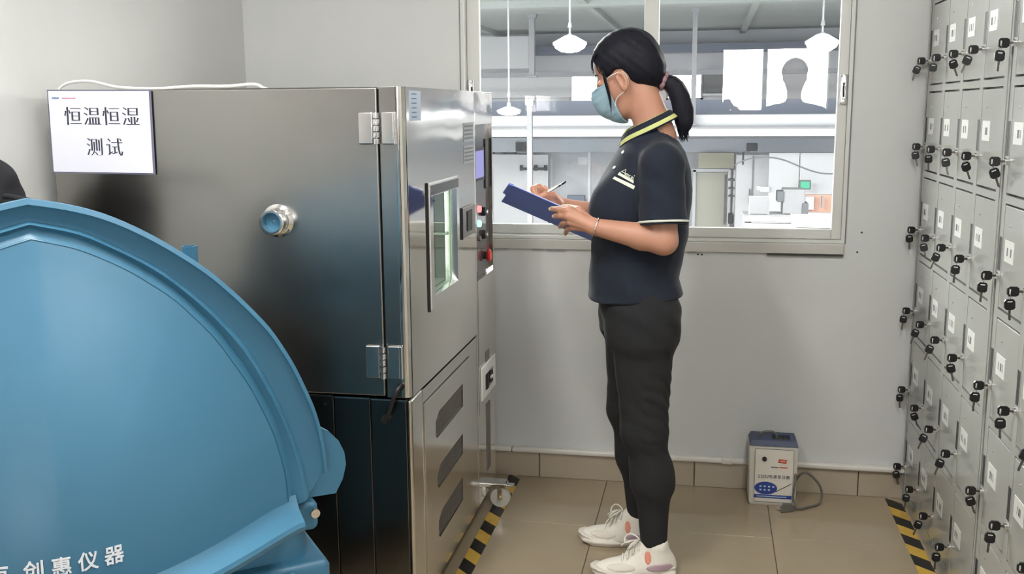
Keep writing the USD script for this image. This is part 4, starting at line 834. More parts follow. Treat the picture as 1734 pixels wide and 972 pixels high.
cp = [(.344, 3.70, .06), (.352, 3.67, .10), (.375, 3.655, .125), (.41, 3.66, .10), (.438, 3.67, .045), (.432, 3.66, .012), (.40, 3.635, .006), (.36, 3.605, .006), (.335, 3.592, .010)]
cb_ = obj('power_cord', tube(np.array(cp) - off_, .0045, 8, 80), 'cable_grey', ad)
obj('power_cord', tube(np.array([(.345, 3.69, .05), (.339, 3.625, .118), (.336, 3.61, .085), (.333, 3.608, .04), (.345, 3.60, .012), (.372, 3.612, .0055)]) - off_, .004, 8, 60), 'cable_grey', ad)
pl_ = obj('plug', hull([(x - off_[0], y - off_[1], z) for x, y, z in ((.288, 3.565, .002), (.326, 3.580, .002), (.338, 3.588, .004), (.338, 3.596, .014), (.290, 3.605, .002), (.326, 3.607, .002), (.296, 3.572, .026), (.326, 3.583, .024), (.298, 3.600, .026), (.326, 3.602, .024))]), 'cable_grey', ad)
for y in (3.576, 3.592): obj('plug_pin', bx(.272 - off_[0], .290 - off_[0], y - ay, y - ay + .0015, .008, .014), 'chrome', pl_, False)
# ============================================================ THE PERSON WRITING ON A CLIPBOARD
YP = 3.12
yaw = math.radians(15)
TF = np.array([-math.cos(yaw), -math.sin(yaw), 0]); TL_ = np.array([math.sin(yaw), -math.cos(yaw), 0])   # torso forward, her left
def ix(tab, z, c): tab = np.array(tab); return np.interp(z, tab[:, 0], tab[:, c])
# torso table: z, x back, x front, half width, centre y
TT = [(.70, -.090, -.318, .165, 3.11), (.84, -.064, -.338, .172, 3.11), (.858, -.064, -.356, .172, 3.11), (.92, -.078, -.350, .160, 3.11), (1.0, -.064, -.343, .150, 3.11), (1.05, -.056, -.344, .150, 3.11), (1.12, -.049, -.350, .158, 3.11),
      (1.19, -.046, -.333, .165, 3.11), (1.25, -.052, -.300, .155, 3.11), (1.30, -.068, -.270, .130, 3.11), (1.335, -.090, -.250, .085, 3.115), (1.36, -.105, -.235, .066, 3.115), (1.42, -.11, -.22, .06, 3.115)]
def torso(p, grow=0.0, tab=TT):
    z = p[:, 2]; xb, xf, hw_, cy = (ix(tab, z, k) for k in (1, 2, 3, 4))
    cx = (xb + xf) / 2; a = np.sqrt(np.maximum(((xb - xf) / 2) ** 2 - (hw_ * math.sin(yaw)) ** 2, .02 ** 2)) / math.cos(yaw) + grow; b = hw_ + grow
    f = (p[:, 0] - cx) * TF[0] + (p[:, 1] - cy) * TF[1]; l = (p[:, 0] - cx) * TL_[0] + (p[:, 1] - cy) * TL_[1]
    n_ = 2.35; k0 = ((np.abs(f) / a) ** n_ + (np.abs(l) / b) ** n_) ** (1 / n_)
    return (k0 - 1) * np.minimum(a, b) * .86
# joints
SH_L, EL_L, WR_L = np.array([-.128, 2.955, 1.262]), np.array([-.118, 2.925, 1.055]), at(1006, 384, 2.925)
SH_R, EL_R, WR_R = np.array([-.185, 3.275, 1.262]), np.array([-.185, 3.33, 1.06]), at(958, 350, 3.19)
HIP_L, KN_L, AN_L = np.array([-.178, 3.03, .82]), np.array([-.170, 3.005, .46]), np.array([-.132, 3.00, .09])
HIP_R, KN_R, AN_R = np.array([-.215, 3.19, .82]), np.array([-.235, 3.205, .47]), np.array([-.192, 3.215, .09])
# clipboard frame
cTL, cBL = at(868, 314, 2.975), at(849, 341, 3.165)
Wd = (cBL - cTL); CBW = np.linalg.norm(Wd); Wd = Wd / CBW          # from her near edge to the far edge
best = None
for Yq in np.linspace(2.9, 3.4, 200):
    q = at(1003, 408, Yq) - cBL
    if best is None or abs(q @ Wd / np.linalg.norm(q)) < best[0]: best = (abs(q @ Wd / np.linalg.norm(q)), q)
Ld = best[1]; CBL = np.linalg.norm(Ld); Ld = Ld / CBL; Nd = np.cross(Wd, Ld)
if Nd @ (C0 - cTL) < 0: Nd = -Nd                                   # Nd points to the camera (underside)
print('clipboard', CBW, CBL, Wd, Ld, Nd)
# head frame
HP, HY_ = math.radians(24), math.radians(8)
hf = np.array([-math.cos(HP) * math.cos(HY_), math.cos(HP) * math.sin(HY_), -math.sin(HP)]); hl = np.array([-math.sin(HY_), -math.cos(HY_), 0]); hu = np.cross(hf, hl)
if hu[2] < 0: hu = -hu
HA = np.stack([hf, hl, hu]); HC = np.array([-.250, YP, 1.548])
def hp_(f, l, u): return HC + hf * f + hl * l + hu * u
def head_sd(p):
    d = ell(p, hp_(-.008, 0, .012), (.095, .073, .090), HA)
    d = smin(d, ell(p, hp_(.028, 0, -.064), (.060, .058, .066), HA), .03)
    d = smin(d, ell(p, hp_(.050, 0, -.114), (.034, .036, .025), HA), .03)           # chin
    for s in (1, -1):
        d = smin(d, ell(p, hp_(.050, s * .036, -.050), (.028, .022, .026), HA), .02)     # cheek
        d = smax(d, -ell(p, hp_(.098, s * .031, -.017), (.016, .018, .010), HA), .010)   # eye socket
        d = smin(d, ell(p, hp_(.078, s * .031, -.017), (.012, .015, .011), HA), .004)    # eyeball and lids
    d = smin(d, cap(p, hp_(.088, 0, -.006), hp_(.105, 0, -.048), .007, .011), .012)         # nose
    for s in (1, -1): d = smin(d, ell(p, hp_(.094, s * .010, -.051), (.010, .007, .007), HA), .006)
    d = smin(d, ell(p, hp_(.084, 0, -.077), (.014, .024, .006), HA), .008); d = smin(d, ell(p, hp_(.082, 0, -.089), (.014, .020, .006), HA), .006)   # lips
    return d
EAR = {1: at(1054, 136, YP - .076), -1: None}; EAR[-1] = EAR[1] + 2 * (HC - EAR[1]) @ hl * hl
def ear_sd(p, s):
    A = np.stack([hf * .94 + hl * s * -.30, hl * s * .94 + hf * .30, hu]); c = EAR[s]
    d = ell(p, c, (.017, .009, .030), A); d = smin(d, ell(p, c - hu * .022 + hf * .004, (.009, .006, .011), A), .006)
    d = smax(d, -ell(p, c + hl * s * .008 + hf * .003 + hu * .003, (.0095, .009, .018), A), .004)
    return smin(d, cap(p, c + hf * .012 + hu * .016, c + hf * .010 - hu * .010, .0045, .0035), .003)
NK0, NK1 = np.array([-.198, 3.115, 1.475]), np.array([-.150, 3.118, 1.34])
# hands: (joint chains, radii)
def hand_chains():
    out = []
    # left hand: supports the clipboard from the camera side, fingers along its underside
    kn = [at(962, 357, 2.925), at(963, 366, 2.920), at(966, 375, 2.925), at(971, 384, 2.935)]
    md = [at(946, 354.5, 2.945), at(950, 365, 2.940), at(955, 377, 2.950), at(961, 388, 2.965)]
    tp_ = [at(934, 354, 2.975), at(940, 366, 2.975), at(949, 383, 2.990), at(958, 395, 3.005)]
    for a, b, c, r in zip(kn, md, tp_, (.0092, .0095, .0088, .0080)):
        out.append(([WR_L + (a - WR_L) * .35, a, b, c], [.013, r + .0012, r, r - .0012]))
    out.append(([WR_L + np.array([-.012, .01, .012]), at(980, 356, 2.960), at(966, 352, 3.000), at(952, 351, 3.03)], [.016, .012, .0098, .0085]))
    # right hand: writing on the far side, holding the pen
    kr = [at(912, 318, 3.125), at(920, 321, 3.145), at(928, 326, 3.165), at(935, 332, 3.18)]
    mr = [at(903, 320, 3.105), at(908, 328, 3.115), at(915, 335, 3.13), at(923, 340, 3.15)]
    tr = [at(908, 333, 3.095), at(914, 338, 3.11), at(922, 342, 3.135), at(931, 345, 3.155)]
    for a, b, c, r in zip(kr, mr, tr, (.0095, .0098, .0092, .0082)):
        out.append(([WR_R + (a - WR_R) * .35, a, b, c], [.014, r + .0012, r, r - .001]))
    out.append(([WR_R + np.array([-.012, -.012, .0]), at(936, 331, 3.115), at(924, 329, 3.095), at(914, 333, 3.09)], [.015, .0115, .010, .0088]))
    return out
HANDS = hand_chains()
def near(p, c, r): return np.linalg.norm(p - c, axis=1) < r
def body_sd(p):
    d = torso(p, -.022)
    d = smax(d, p[:, 2] - 1.37, .02); d = smax(d, .76 - p[:, 2], .03)
    d = smin(d, cap(p, NK0, NK1, .050, .058), .02)
    for sh, el, wr in ((SH_L, EL_L, WR_L), (SH_R, EL_R, WR_R)):
        d = smin(d, cap(p, [-.155, 3.115, 1.30], sh, .040, .046), .03)
        a = cap(p, sh, el, .043, .040); fm = el + (wr - el) * .32
        a = smin(a, cap(p, el, fm, .040, .0385), .012); a = smin(a, cap(p, fm, wr, .0385, .0245), .012); d = smin(d, a, .012)
    for hp, kn, an in ((HIP_L, KN_L, AN_L), (HIP_R, KN_R, AN_R)):
        a = smin(cap(p, hp, kn, .070, .042), cap(p, kn, an, .042, .027), .02); a = smin(a, cap(p, an - [0, 0, .03], an + np.array([-.11, -.01, -.05]), .024, .016), .02); d = smin(d, a, .03)
    m = near(p, HC, .26)
    if m.any():
        q = p[m]; h = head_sd(q); e = np.minimum(ear_sd(q, 1), ear_sd(q, -1)); h = smin(h, e, .004); d[m] = smin(d[m], h, .014)
    for side, wr in ((0, WR_L), (1, WR_R)):
        m = near(p, wr, .2)
        if m.any():
            q = p[m]; hd = None
            ch_ = HANDS[side * 5:side * 5 + 5]
            kn = [c[0][1] for c in ch_[:4]]
            palm = np.minimum.reduce([cap(q, wr, kn[0], .018, .0125), cap(q, wr, kn[1], .019, .013), cap(q, wr, kn[2], .019, .0125), cap(q, wr, kn[3], .017, .0115)])
            hd = palm
            fs = None
            for k, (J, R) in enumerate(ch_):
                e = chain(q, J, R, .004); fs = e if fs is None else np.minimum(fs, e)
            hd = smin(hd, fs, .006); d[m] = smin(d[m], hd, .012)
    return d
body = surf(body_sd, (-.62, 2.80, .0), (.02, 3.44, 1.70), .0036)
ps = thing('person', 'person in a navy polo shirt, face mask and black trousers writing on a blue clipboard', 'person', (0, 0, 0))
obj('body', body, 'skin', ps, True, label='bare forearms, hands, neck and face')
# ---- nails
def nail(J):
    c, b = J[-1], J[-2]; d = (c - b) / np.linalg.norm(c - b); return c, d
nl = []
for k in range(4):
    J, R = HANDS[k]; c, d = nail(J); out_ = (C0 - c) / np.linalg.norm(C0 - c); out_ = out_ - d * (out_ @ d); out_ /= np.linalg.norm(out_); s_ = np.cross(d, out_)
    A = np.stack([d, s_, out_]); m_ = trimesh.creation.icosphere(2); m_.vertices = c + out_ * (R[-1] - .0012) + (m_.vertices * [.0062, .0050, .0020]) @ A; nl.append(m_)
obj('fingernails', nl, 'nail', ps, True)
# ---- trousers
TP = [(.70, -.090, -.312, .166, 3.11), (.76, -.084, -.312, .168, 3.11), (.84, -.080, -.322, .160, 3.11), (.90, -.095, -.320, .145, 3.11), (.96, -.10, -.31, .135, 3.11)]
def leg(p, hp, kn, an, r0, r1, r2, r3):
    cf_ = kn + (an - kn) * .4 + np.array([.014, 0, 0]); a = smin(cap(p, hp, kn, r0, r1), cap(p, kn, cf_, r1, r2), .03); return smin(a, cap(p, cf_, an, r2, r3), .07)
def trouser_sd(p):
    z = p[:, 2]
    hipd = smax(smax(torso(p, 0, TP), .735 - z, .02), z - .90, .01)
    L = leg(p, HIP_L + np.array([.0, -.0, -.02]), KN_L, AN_L + np.array([-.002, 0, 0]), .100, .068, .053, .039); Rg = leg(p, HIP_R + np.array([0, 0, -.02]), KN_R, AN_R, .096, .064, .054, .038)
    d = smin(smin(L, Rg, .012), hipd, .05)
    wr_ = (np.sin(z * 150 + 5 * np.sin(p[:, 1] * 40) + p[:, 0] * 60) * .0016 + np.sin(z * 67 + p[:, 0] * 90 + 2) * .0016) * np.exp(-((z - .55) / .12) ** 2) * (p[:, 0] > -.17) + np.sin(z * 40 + p[:, 0] * 50 + p[:, 1] * 45 + np.sin(z * 23) * 2) * .0014
    d = d + wr_
    return smax(d, .098 - z + (p[:, 0] + .14) * .25, .004)
obj('trousers', surf(trouser_sd, (-.42, 2.86, .05), (.06, 3.38, 1.0), .005), 'trouser_black', ps, True)
# ---- polo shirt
cuffL = SH_L + (EL_L - SH_L) * .78; cuffR = SH_R + (EL_R - SH_R) * .78
aL = (EL_L - SH_L) / np.linalg.norm(EL_L - SH_L); aR = (EL_R - SH_R) / np.linalg.norm(EL_R - SH_R)
def polo_sd(p):
    z = p[:, 2]; d = torso(p, 0)
    fold = (np.sin(p[:, 0] * 55 + z * 26 + np.sin(z * 18) * 1.5) * .0022 + np.sin(z * 60 + p[:, 0] * 35 + p[:, 1] * 22) * .0018) * np.clip((1.22 - z) / .2, .15, 1)
    d = d + fold
    # bust
    d = smin(d, ell(p, np.array([-.262, 3.02, 1.135]), (.075, .075, .085)), .05)
    d = smax(d, (.853 - z) + (p[:, 0] + .35) * .06, .004)
    for sh, el, cu_, ax_ in ((SH_L, EL_L, cuffL, aL), (SH_R, EL_R, cuffR, aR)):
        s_ = smin(cap(p, [-.158, 3.115, 1.318], sh + np.array([0, 0, .006]), .045, .060), cap(p, sh, cu_ + ax_ * .03, .062, .0705), .025)
        s_ = s_ + np.sin(z * 75 + p[:, 0] * 60) * .0014
        s_ = smax(s_, (p - cu_) @ ax_ , .003)
        k_ = .018 * np.clip(-((p - cu_) @ ax_) / .09, 0, 1) + .0004
        d = smin(d, s_, k_)
    nk = cap(p, NK0 + (NK0 - NK1) * .5, NK1, .053, .062); d = smax(d, -nk, .006)
    return smax(d, z - 1.378 , .01)
polo = obj('polo_shirt', surf(polo_sd, (-.42, 2.82, .82), (.02, 3.44, 1.42), .0042), 'polo_navy', ps, True)
# sleeve piping
def ring_tube(c, ax_, r, tr, n=48): x, y, _ = frame_from(ax_); return tube([c + (math.cos(q) * x + math.sin(q) * y) * r for q in np.linspace(0, 2 * PI, n)], tr, 8, n, raw=True)
for cu_, ax_ in ((cuffL, aL), (cuffR, aR)):
    obj('sleeve_stripe', ring_tube(cu_ - ax_ * .008, ax_, .0705, .0034), 'stripe_white', polo, True)
    obj('sleeve_edge', ring_tube(cu_ - ax_ * .0015, ax_, .0675, .0026), 'polo_navy', polo, True)
# collar: folded band round the neck
cb, cfp = at(1131, 190, YP), at(1060, 224, YP); cc_ = (cb + cfp) / 2; cc_[1] = 3.117
e1 = (cfp - cb) / np.linalg.norm(cfp - cb); e1 = e1 * math.cos(.12) + np.array([0, -1, 0]) * math.sin(.12); e2 = np.array([e1[1], -e1[0], 0]); e2 /= np.linalg.norm(e2); e2 = -e2 if e2[1] > 0 else e2; e3 = np.cross(e1, e2); e3 = e3 if e3[2] > 0 else -e3
La, Lb = np.linalg.norm(cfp - cb) / 2 + .004, .060
def coll(ph, o, dz):
    k = 1 + .25 * max(0, math.cos(ph)) ** 6
    return cc_ + e1 * math.cos(ph) * (La + o * k) + e2 * math.sin(ph) * (Lb + o) + e3 * dz + np.array([0, 0, -.012]) * max(0, math.cos(ph)) ** 8
phs = np.linspace(-PI + .0, PI, 73)
gap = .30
phs = np.r_[np.linspace(gap * .5, 2 * PI - gap * .5, 80)]
def strip(prof): m = grid([[coll(p_, o, z) for p_ in phs] for o, z in prof], close_u=True); return m
obj('collar', strip([(-.003, -.02), (-.002, .002), (.001, .006), (.006, .004), (.012, -.006), (.023, -.022), (.020, -.026), (.009, -.012), (.002, -.002), (.001, -.02)]), 'polo_navy', polo, 60)
obj('collar_stripe', strip([(-.0010, .0062), (.0030, .0072), (.0034, .0064), (-.0006, .0054)]), 'collar_yellow', polo, 60)
obj('collar_stripe', strip([(.0152, -.0092), (.0228, -.0208), (.0213, -.0220), (.0137, -.0104)]), 'collar_yellow', polo, 60)
def on_mesh(m, px, py):
    d = (px - 867) / FPX * cr - (py - 486) / FPX * cu + cf; d = d / np.linalg.norm(d)
    t_, q = 2.2, None
    for _ in range(160):
        v = float(m((C0 + d * t_)[None])[0])
        if v < .0003: break
        t_ += max(v * .7, .0004)
    q = C0 + d * t_; e = 1e-3; n_ = np.array([m((q + e * k)[None])[0] - m((q - e * k)[None])[0] for k in np.eye(3)]); return q, n_ / np.linalg.norm(n_)
for px, py, r in ((1055, 258, .0055), (1040.5, 284, .0052), (1071, 222, .0045)):
    q, n_ = on_mesh(polo_sd, px, py); obj('button', cyl(q - n_ * .001, q + n_ * .0025, r, 16), 'button_white', polo)
def patch(pts, m_, nm, th_=.0012):
    """a thin printed patch laid on the shirt: pts is a grid of photo pixels"""
    G_ = [[on_mesh(polo_sd, *q) for q in row] for row in pts]; return obj(nm, grid([[q + n_ * th_ for q, n_ in row] for row in G_]), m_, polo, True)
bl = lambda a, b, k: (a[0] + (b[0] - a[0]) * k, a[1] + (b[1] - a[1]) * k)
def quadpatch(A, B, C_, Dd, m_, nm, nx=10, ny=3): patch([[bl(bl(A, B, i / nx), bl(Dd, C_, i / nx), j / ny) for i in range(nx + 1)] for j in range(ny + 1)], m_, nm)
quadpatch((1041, 299), (1076, 315), (1073, 321), (1037.5, 303), 'stripe_white', 'chest_stripe')
quadpatch((1049, 292), (1073.5, 306), (1073, 311), (1046, 296), 'stripe_white', 'logo_base')
# logo letters, laid stroke by stroke along the chest
LO, LXx, LYy = (1048.5, 293.0), (1.0, .54), (.30, -1.0)
def lp(u, v): return (LO[0] + LXx[0] * u + LYy[0] * v, LO[1] + LXx[1] * u + LYy[1] * v)
strokes = [[(0, 0), (8.5, 10.5), (9.5, 1)], [(3, 4), (9, 4)], [(10.5, 1), (10.5, 5), (12.5, 5), (12.5, 1)], [(12.5, 5), (14.5, 5), (14.5, 1)], [(18, 5), (16, 5), (16, 1.5), (18, 1.5)], [(19.5, 5), (21.3, 5), (21.3, 1), (19.5, 1), (19.5, 3), (21.3, 3)], [(23.2, 5), (23.2, .5)]]
lg = []
for s_ in strokes:
    pts = [lp(*q) for q in s_]; P3 = []
    for i in range(len(pts) - 1):
        for k in np.linspace(0, 1, 5)[:-1 if i < len(pts) - 2 else None]: q, n_ = on_mesh(polo_sd, *bl(pts[i], pts[i + 1], k)); P3.append(q + n_ * .0008)
    lg.append(tube(P3, .0011, 6, raw=True))
q, n_ = on_mesh(polo_sd, *lp(23.6, 8)); lg.append(cyl(q, q + n_ * .001, .0018, 10))
obj('chest_logo', lg, 'stripe_white', polo, False, label='white embroidered logo lettering')
# placket line
# ---- hair
hpoly = [at(x, y, YP)[[0, 2]] for x, y in ((998, 92), (1004, 103), (1009, 110), (1016, 114), (1022, 120), (1027, 129), (1032, 134), (1037, 128), (1046, 119), (1056, 118), (1066, 127), (1070, 137), (1079, 144), (1084, 156), (1094, 160), (1104, 159), (1113, 155), (1118, 153), (1126, 140), (1140, 120), (1140, 60), (1110, 30), (1040, 30), (1000, 70))]
def hair_sd(p):
    d = ell(p, hp_(-.010, 0, .018), (.107, .083, .095), HA)
    d = smin(d, ell(p, hp_(-.060, 0, -.02), (.058, .070, .070), HA), .02)
    bun = at(1117, 138, YP); d = smin(d, cap(p, bun, at(1122, 141, YP), .024, .019), .02)
    strand = np.sin((p - HC) @ hl * 160 + np.sin((p[:, 2]) * 30) * 2) * .0007 + np.sin(p[:, 2] * 210 + p[:, 0] * 160) * .0006
    return smax(d + strand, polysd(p[:, [0, 2]], hpoly), .008)
hair = obj('hair', surf(hair_sd, (-.40, 2.98, 1.40), (-.08, 3.26, 1.70), .0036), 'hair', ps, True, label='black hair tied in a ponytail')
pt_ = [at(x, y, YP + .0) for x, y in ((1124, 139), (1134, 140), (1144, 149), (1152, 166), (1157, 188), (1159, 208), (1158, 226))]
def pony_sd(p):
    d = chain(p, pt_, [.012, .0145, .0185, .022, .0235, .019, .007], .03)
    return d + np.sin(p[:, 1] * 210 + p[:, 2] * 9) * .0010 + np.sin(p[:, 0] * 330 - p[:, 1] * 120 + p[:, 2] * 60) * .0005
pony = obj('ponytail', surf(pony_sd, (-.18, 3.05, 1.30), (.0, 3.2, 1.56), .0032), 'hair', hair, True)
rs = np.random.RandomState(3); wl = []
for k in range(90):
    an_, rr = rs.rand() * 2 * PI, .75 + .38 * rs.rand(); e0 = rs.uniform(-.006, .022); sw = rs.uniform(-.008, .008)
    W0 = [.012, .014, .018, .0215, .024, .021, .013]; pts = []
    for q_, w_ in zip(pt_, W0): pts.append(q_ + np.array([math.cos(an_) * w_ * rr, math.sin(an_) * w_ * rr * 1.05, math.cos(an_) * w_ * .25]))
    pts.append(pt_[6] + np.array([math.cos(an_) * .009 + sw, math.sin(an_) * .011 + sw, -.006 - e0]))
    wl.append(tube(pts, [.0018, .0022, .0022, .0016, .0005], 5, 26))
obj('ponytail_strands', wl, 'hair', pony, True, kind='stuff')
obj('hair_tie', [tube([at(1124, 137, YP) + (np.array([.0, 1, 0]) * math.cos(q) * .019 + np.array([.35, 0, .94]) * math.sin(q) * .019) * (1 + .12 * math.sin(7 * q)) for q in np.linspace(0, 2 * PI, 60)], .0095, 8, 60, raw=True)], 'scrunchie', hair, True, label='dusty pink scrunchie')
def strand(pts, r, dy): return tube([at(x, y, YP - dy) for x, y in pts], r, 5, 24)
rs = np.random.RandomState(8); sl = []
for k in range(9):      # lock of loose hair falling over the cheek in front of the ear
    j = rs.uniform(-1.6, 1.6); e_ = rs.uniform(-12, 6); sl.append(strand([(1022 + j, 121), (1025 + j * 1.2, 138), (1030 + j * 1.3, 156), (1033.5 + j, 174), (1034 + j * .6, 190 + e_)], [.0011, .0013, .0012, .0009, .0004], .066 + rs.uniform(0, .006)))
for k in range(6):      # wisps over the forehead
    j = rs.uniform(-2, 2); sl.append(strand([(1010 + j, 90), (1003.5 + j * .8, 101), (1002.5 + j * .7, 113), (1005 + j * .8, 126 + rs.uniform(-6, 6))], [.0012, .0012, .0009, .0004], .03 + rs.uniform(0, .02)))
for k in range(7):      # fine edge of the fringe at the temple
    j = rs.uniform(0, 14); sl.append(strand([(1007 + j, 100 + j * .8), (1010 + j, 114 + j * .9), (1014.5 + j * .95, 124 + j * .9)], [.0014, .0012, .0004], .045 + .0016 * j))
obj('loose_strands', sl, 'hair', hair, True, kind='stuff')
# brows and eyes
obj('eyebrow', [tube([hp_(.086, s * .022, .009), hp_(.082, s * .036, .013), hp_(.073, s * .050, .007)], [.0018, .0022, .001], 6, 14) for s in (1,)], 'hair', ps, True)
obj('eyelashes', [tube([hp_(.0875, s * .020, -.017), hp_(.0895, s * .031, -.0145), hp_(.084, s * .044, -.0185)], [.0009, .0012, .0007], 6, 14) for s in (1,)], 'hair', ps, True)
# ---- face mask
def mask_sd(p):
    d = head_sd(p); q = (p - HC) @ HA.T
    d = smin(d, ell(p, hp_(.078, 0, -.068), (.040, .042, .046), HA), .02)
    pl_ = np.abs(((q[:, 2] + .06) / .018) % 1 - .5) * .004
    d = np.abs(d - .007 - pl_ * .5) - .0032
    reg = np.maximum.reduce([q[:, 2] + .024, -(q[:, 2] + .170), .055 - q[:, 0]])
    return smax(d, reg, .002)
mask = obj('face_mask', surf(mask_sd, (-.40, 2.98, 1.34), (-.16, 3.26, 1.58), .0024), 'mask_blue', ps, True, label='pale blue disposable face mask')
def loop(s):
    a, b, e = hp_(.060, s * .062, -.028), hp_(.057, s * .058, -.098), EAR[s]
    return tube([a, hp_(.034, s * .074, -.012), e + hf * .010 + hu * .026 + hl * s * .004, e - hf * .008 + hu * .024, e - hf * .016 + hl * s * -.002, e - hf * .004 - hu * .026, hp_(.022, s * .071, -.072), b], .0014, 6, 60)
obj('ear_loop', loop(1), 'mask_strap', mask, True); obj('ear_loop', loop(-1), 'mask_strap', mask, True)
# ---- bracelet
bd = (WR_L - EL_L) / np.linalg.norm(WR_L - EL_L)
obj('bracelet', ring_tube(WR_L - bd * .006, bd + np.array([0, 0, .15]), .0285, .0022), 'bracelet', ps, True, label='thin metal bracelet')
# ---- shoes
def shoe(an, heel, toe, label_side, lit):
    heel, toe = np.array(heel, float), np.array(toe, float); L = np.linalg.norm(toe - heel); d = (toe - heel) / L; s = np.array([-d[1], d[0], 0]); A = np.stack([d, s, [0, 0, 1.0]])
    loc = lambda f, l, u: heel + d * f + s * l + np.array([0, 0, u])
    pl = [(0, .0), (.004, .024), (.03, .034), (.09, .034), (.15, .045), (.20, .045), (.235, .032), (.252, .010), (.252, -.008), (.236, -.030), (.20, -.042), (.15, -.041), (.09, -.034), (.03, -.034), (.004, -.024)]
    pl = [(a * L / .25, b) for a, b in pl]
    def sole(p):
        q = (p - heel) @ A.T; d2 = polysd(q[:, :2], pl); zt_ = .034 - .010 * np.clip(q[:, 0] / L, 0, 1) + .016 * np.clip((q[:, 0] - .2) / .05, 0, 1); zb_ = .0 + .018 * np.clip((q[:, 0] / L - .8) / .2, 0, 1) ** 2
        return smax(smax(d2 - .004 + .003 * np.sin(q[:, 2] * 320), q[:, 2] - zt_, .006), zb_ - q[:, 2], .006)
    def upper(p):
        q = (p - heel) @ A.T
        u = ell(p, loc(.125 * L / .25, 0, .022), (.128 * L / .25, .041, .040), A); u = smin(u, ell(p, loc(.075, 0, .045), (.078, .036, .050), A), .03)
        u = smin(u, cap(p, loc(.055, 0, .06), loc(.058, 0, .095), .040, .040), .02); u = smin(u, cap(p, loc(.105, 0, .075), loc(.085, 0, .105), .022, .018), .02)
        u = smax(u, -cap(p, loc(.058, 0, .085), loc(.058, 0, .16), .030, .032), .004); u = smax(u, q[:, 2] - .118 - .12 * np.abs(q[:, 0] - .055), .006)
        return smax(u, .018 - q[:, 2], .004)
    lo_, hi_ = np.minimum(heel, toe) - [.06, .07, .0], np.maximum(heel, toe) + [.06, .07, .15]; lo_[2] = -.004
    t_ = up = obj('sneaker', surf(upper, lo_, hi_, .0034), 'shoe_white', ps, True, label=label_side)
    obj('sole', surf(sole, lo_, hi_ - [0, 0, .09], .0034), 'shoe_sole', t_, True)
    for sg in (1, -1):
        def patchf(c, r, th_=.0022):
            def f(p): return smax(np.abs(upper(p)) - th_, ell(p, c, r, A), .001)
            return f
        c = loc(.088, sg * .036, .072); obj('side_tab', surf(patchf(c, (.010, .03, .020)), c - .05, c + .05, .0026), 'shoe_pink', up, True)
        c = loc(.05, sg * .036, .040); obj('side_panel', surf(patchf(c, (.045, .03, .013)), c - .07, c + .07, .003), 'shoe_lilac', up, True)
        c = loc(.17, sg * .034, .040); obj('toe_overlay', surf(patchf(c, (.045, .03, .012)), c - .07, c + .07, .003), 'shoe_sole', up, True)
    lc = []
    for k in range(5):
        f0 = .105 + .017 * k; z0_ = .103 - .0135 * k; w_ = .024
        lc.append(tube([loc(f0, -w_, z0_ - .010), loc(f0 + .004, 0, z0_ + .007), loc(f0 + .010, w_, z0_ - .010)], .0026, 6, 14))
    for sg in (1, -1):
        lc.append(tube([loc(.108, 0, .112), loc(.120, sg * .020, .122), loc(.145, sg * .038, .112), loc(.150, sg * .030, .098), loc(.125, sg * .012, .108), loc(.110, 0, .112)], .0024, 6, 30)); lc.append(tube([loc(.110, 0, .112), loc(.135, sg * .018, .105), loc(.160, sg * .034, .082)], .0024, 6, 16))
    obj('laces', lc, 'lace', t_, True)
    obj('sock', cyl(loc(.058, 0, .06), loc(.062, 0, .145), .031, 24, .031), 'sock_grey', t_, True)
def gnd(x, y): q = at(x, y, 0, 2); return q
shoe(AN_L, (-.072, 3.012, 0), (-.318, 2.955, 0), 'white chunky sneaker on the near foot', 1)
shoe(AN_R, (-.140, 3.215, 0), (-.388, 3.215, 0), 'white chunky sneaker on the far foot', 0)
# ---- clipboard and pen
t = thing('clipboard', 'blue clipboard held up in the left hand of the person', 'clipboard')
def onb(u, w_, n_): return cTL + Ld * u + Wd * w_ + Nd * n_
def slabb(u0, u1, w0, w1, n0, n1, r=.001):
    b = bx(u0, u1, w0, w1, n0, n1, r); q = b.vertices.copy(); b.vertices = cTL + np.outer(q[:, 0], Ld) + np.outer(q[:, 1], Wd) + np.outer(q[:, 2], Nd); b.fix_normals(); return b
obj('board', slabb(0, CBL, 0, CBW, -.0015, .0015), 'clip_blue', t)
obj('paper_sheets', slabb(.012, CBL - .008, .006, CBW - .006, -.0045, -.0017, .0004), 'paper', t, False)
obj('folded_cover', slabb(-.012, .004, .006, CBW * .55, -.006, .0012, .002), 'clip_blue', t)
obj('clip', [slabb(-.002, .028, CBW * .3, CBW * .7, -.012, -.0046, .003), slabb(.002, .010, CBW * .34, CBW * .66, -.020, -.012, .003)], 'chrome', t)
pen_a, pen_b = at(958, 307.5, 3.125), at(914, 333.5, 3.088); pdv = (pen_a - pen_b) / np.linalg.norm(pen_a - pen_b)
t = thing('pen', 'silver ballpoint pen with a black end in the writing hand', 'pen')
obj('barrel', tube([pen_b + pdv * .012, pen_a - pdv * .016], .0038, 12, 6), 'pen_silver', t, 40); obj('end_cap', tube([pen_a - pdv * .0162, pen_a], [.0042, .0042, .003], 12, 6), 'black_plastic', t, 40); obj('grip_ring', tube([pen_a - pdv * .026, pen_a - pdv * .021], .0043, 12, 4), 'black_plastic', t, 40)
obj('tip', cyl(pen_b + pdv * .0125, pen_b, .0036, 12, .0006), 'chrome', t); obj('pen_clip', tube([pen_a - pdv * .004 + np.array([0, -.005, .002]), pen_a - pdv * .032 + np.array([0, -.005, .002])], .0009, 6, 6), 'chrome', t)

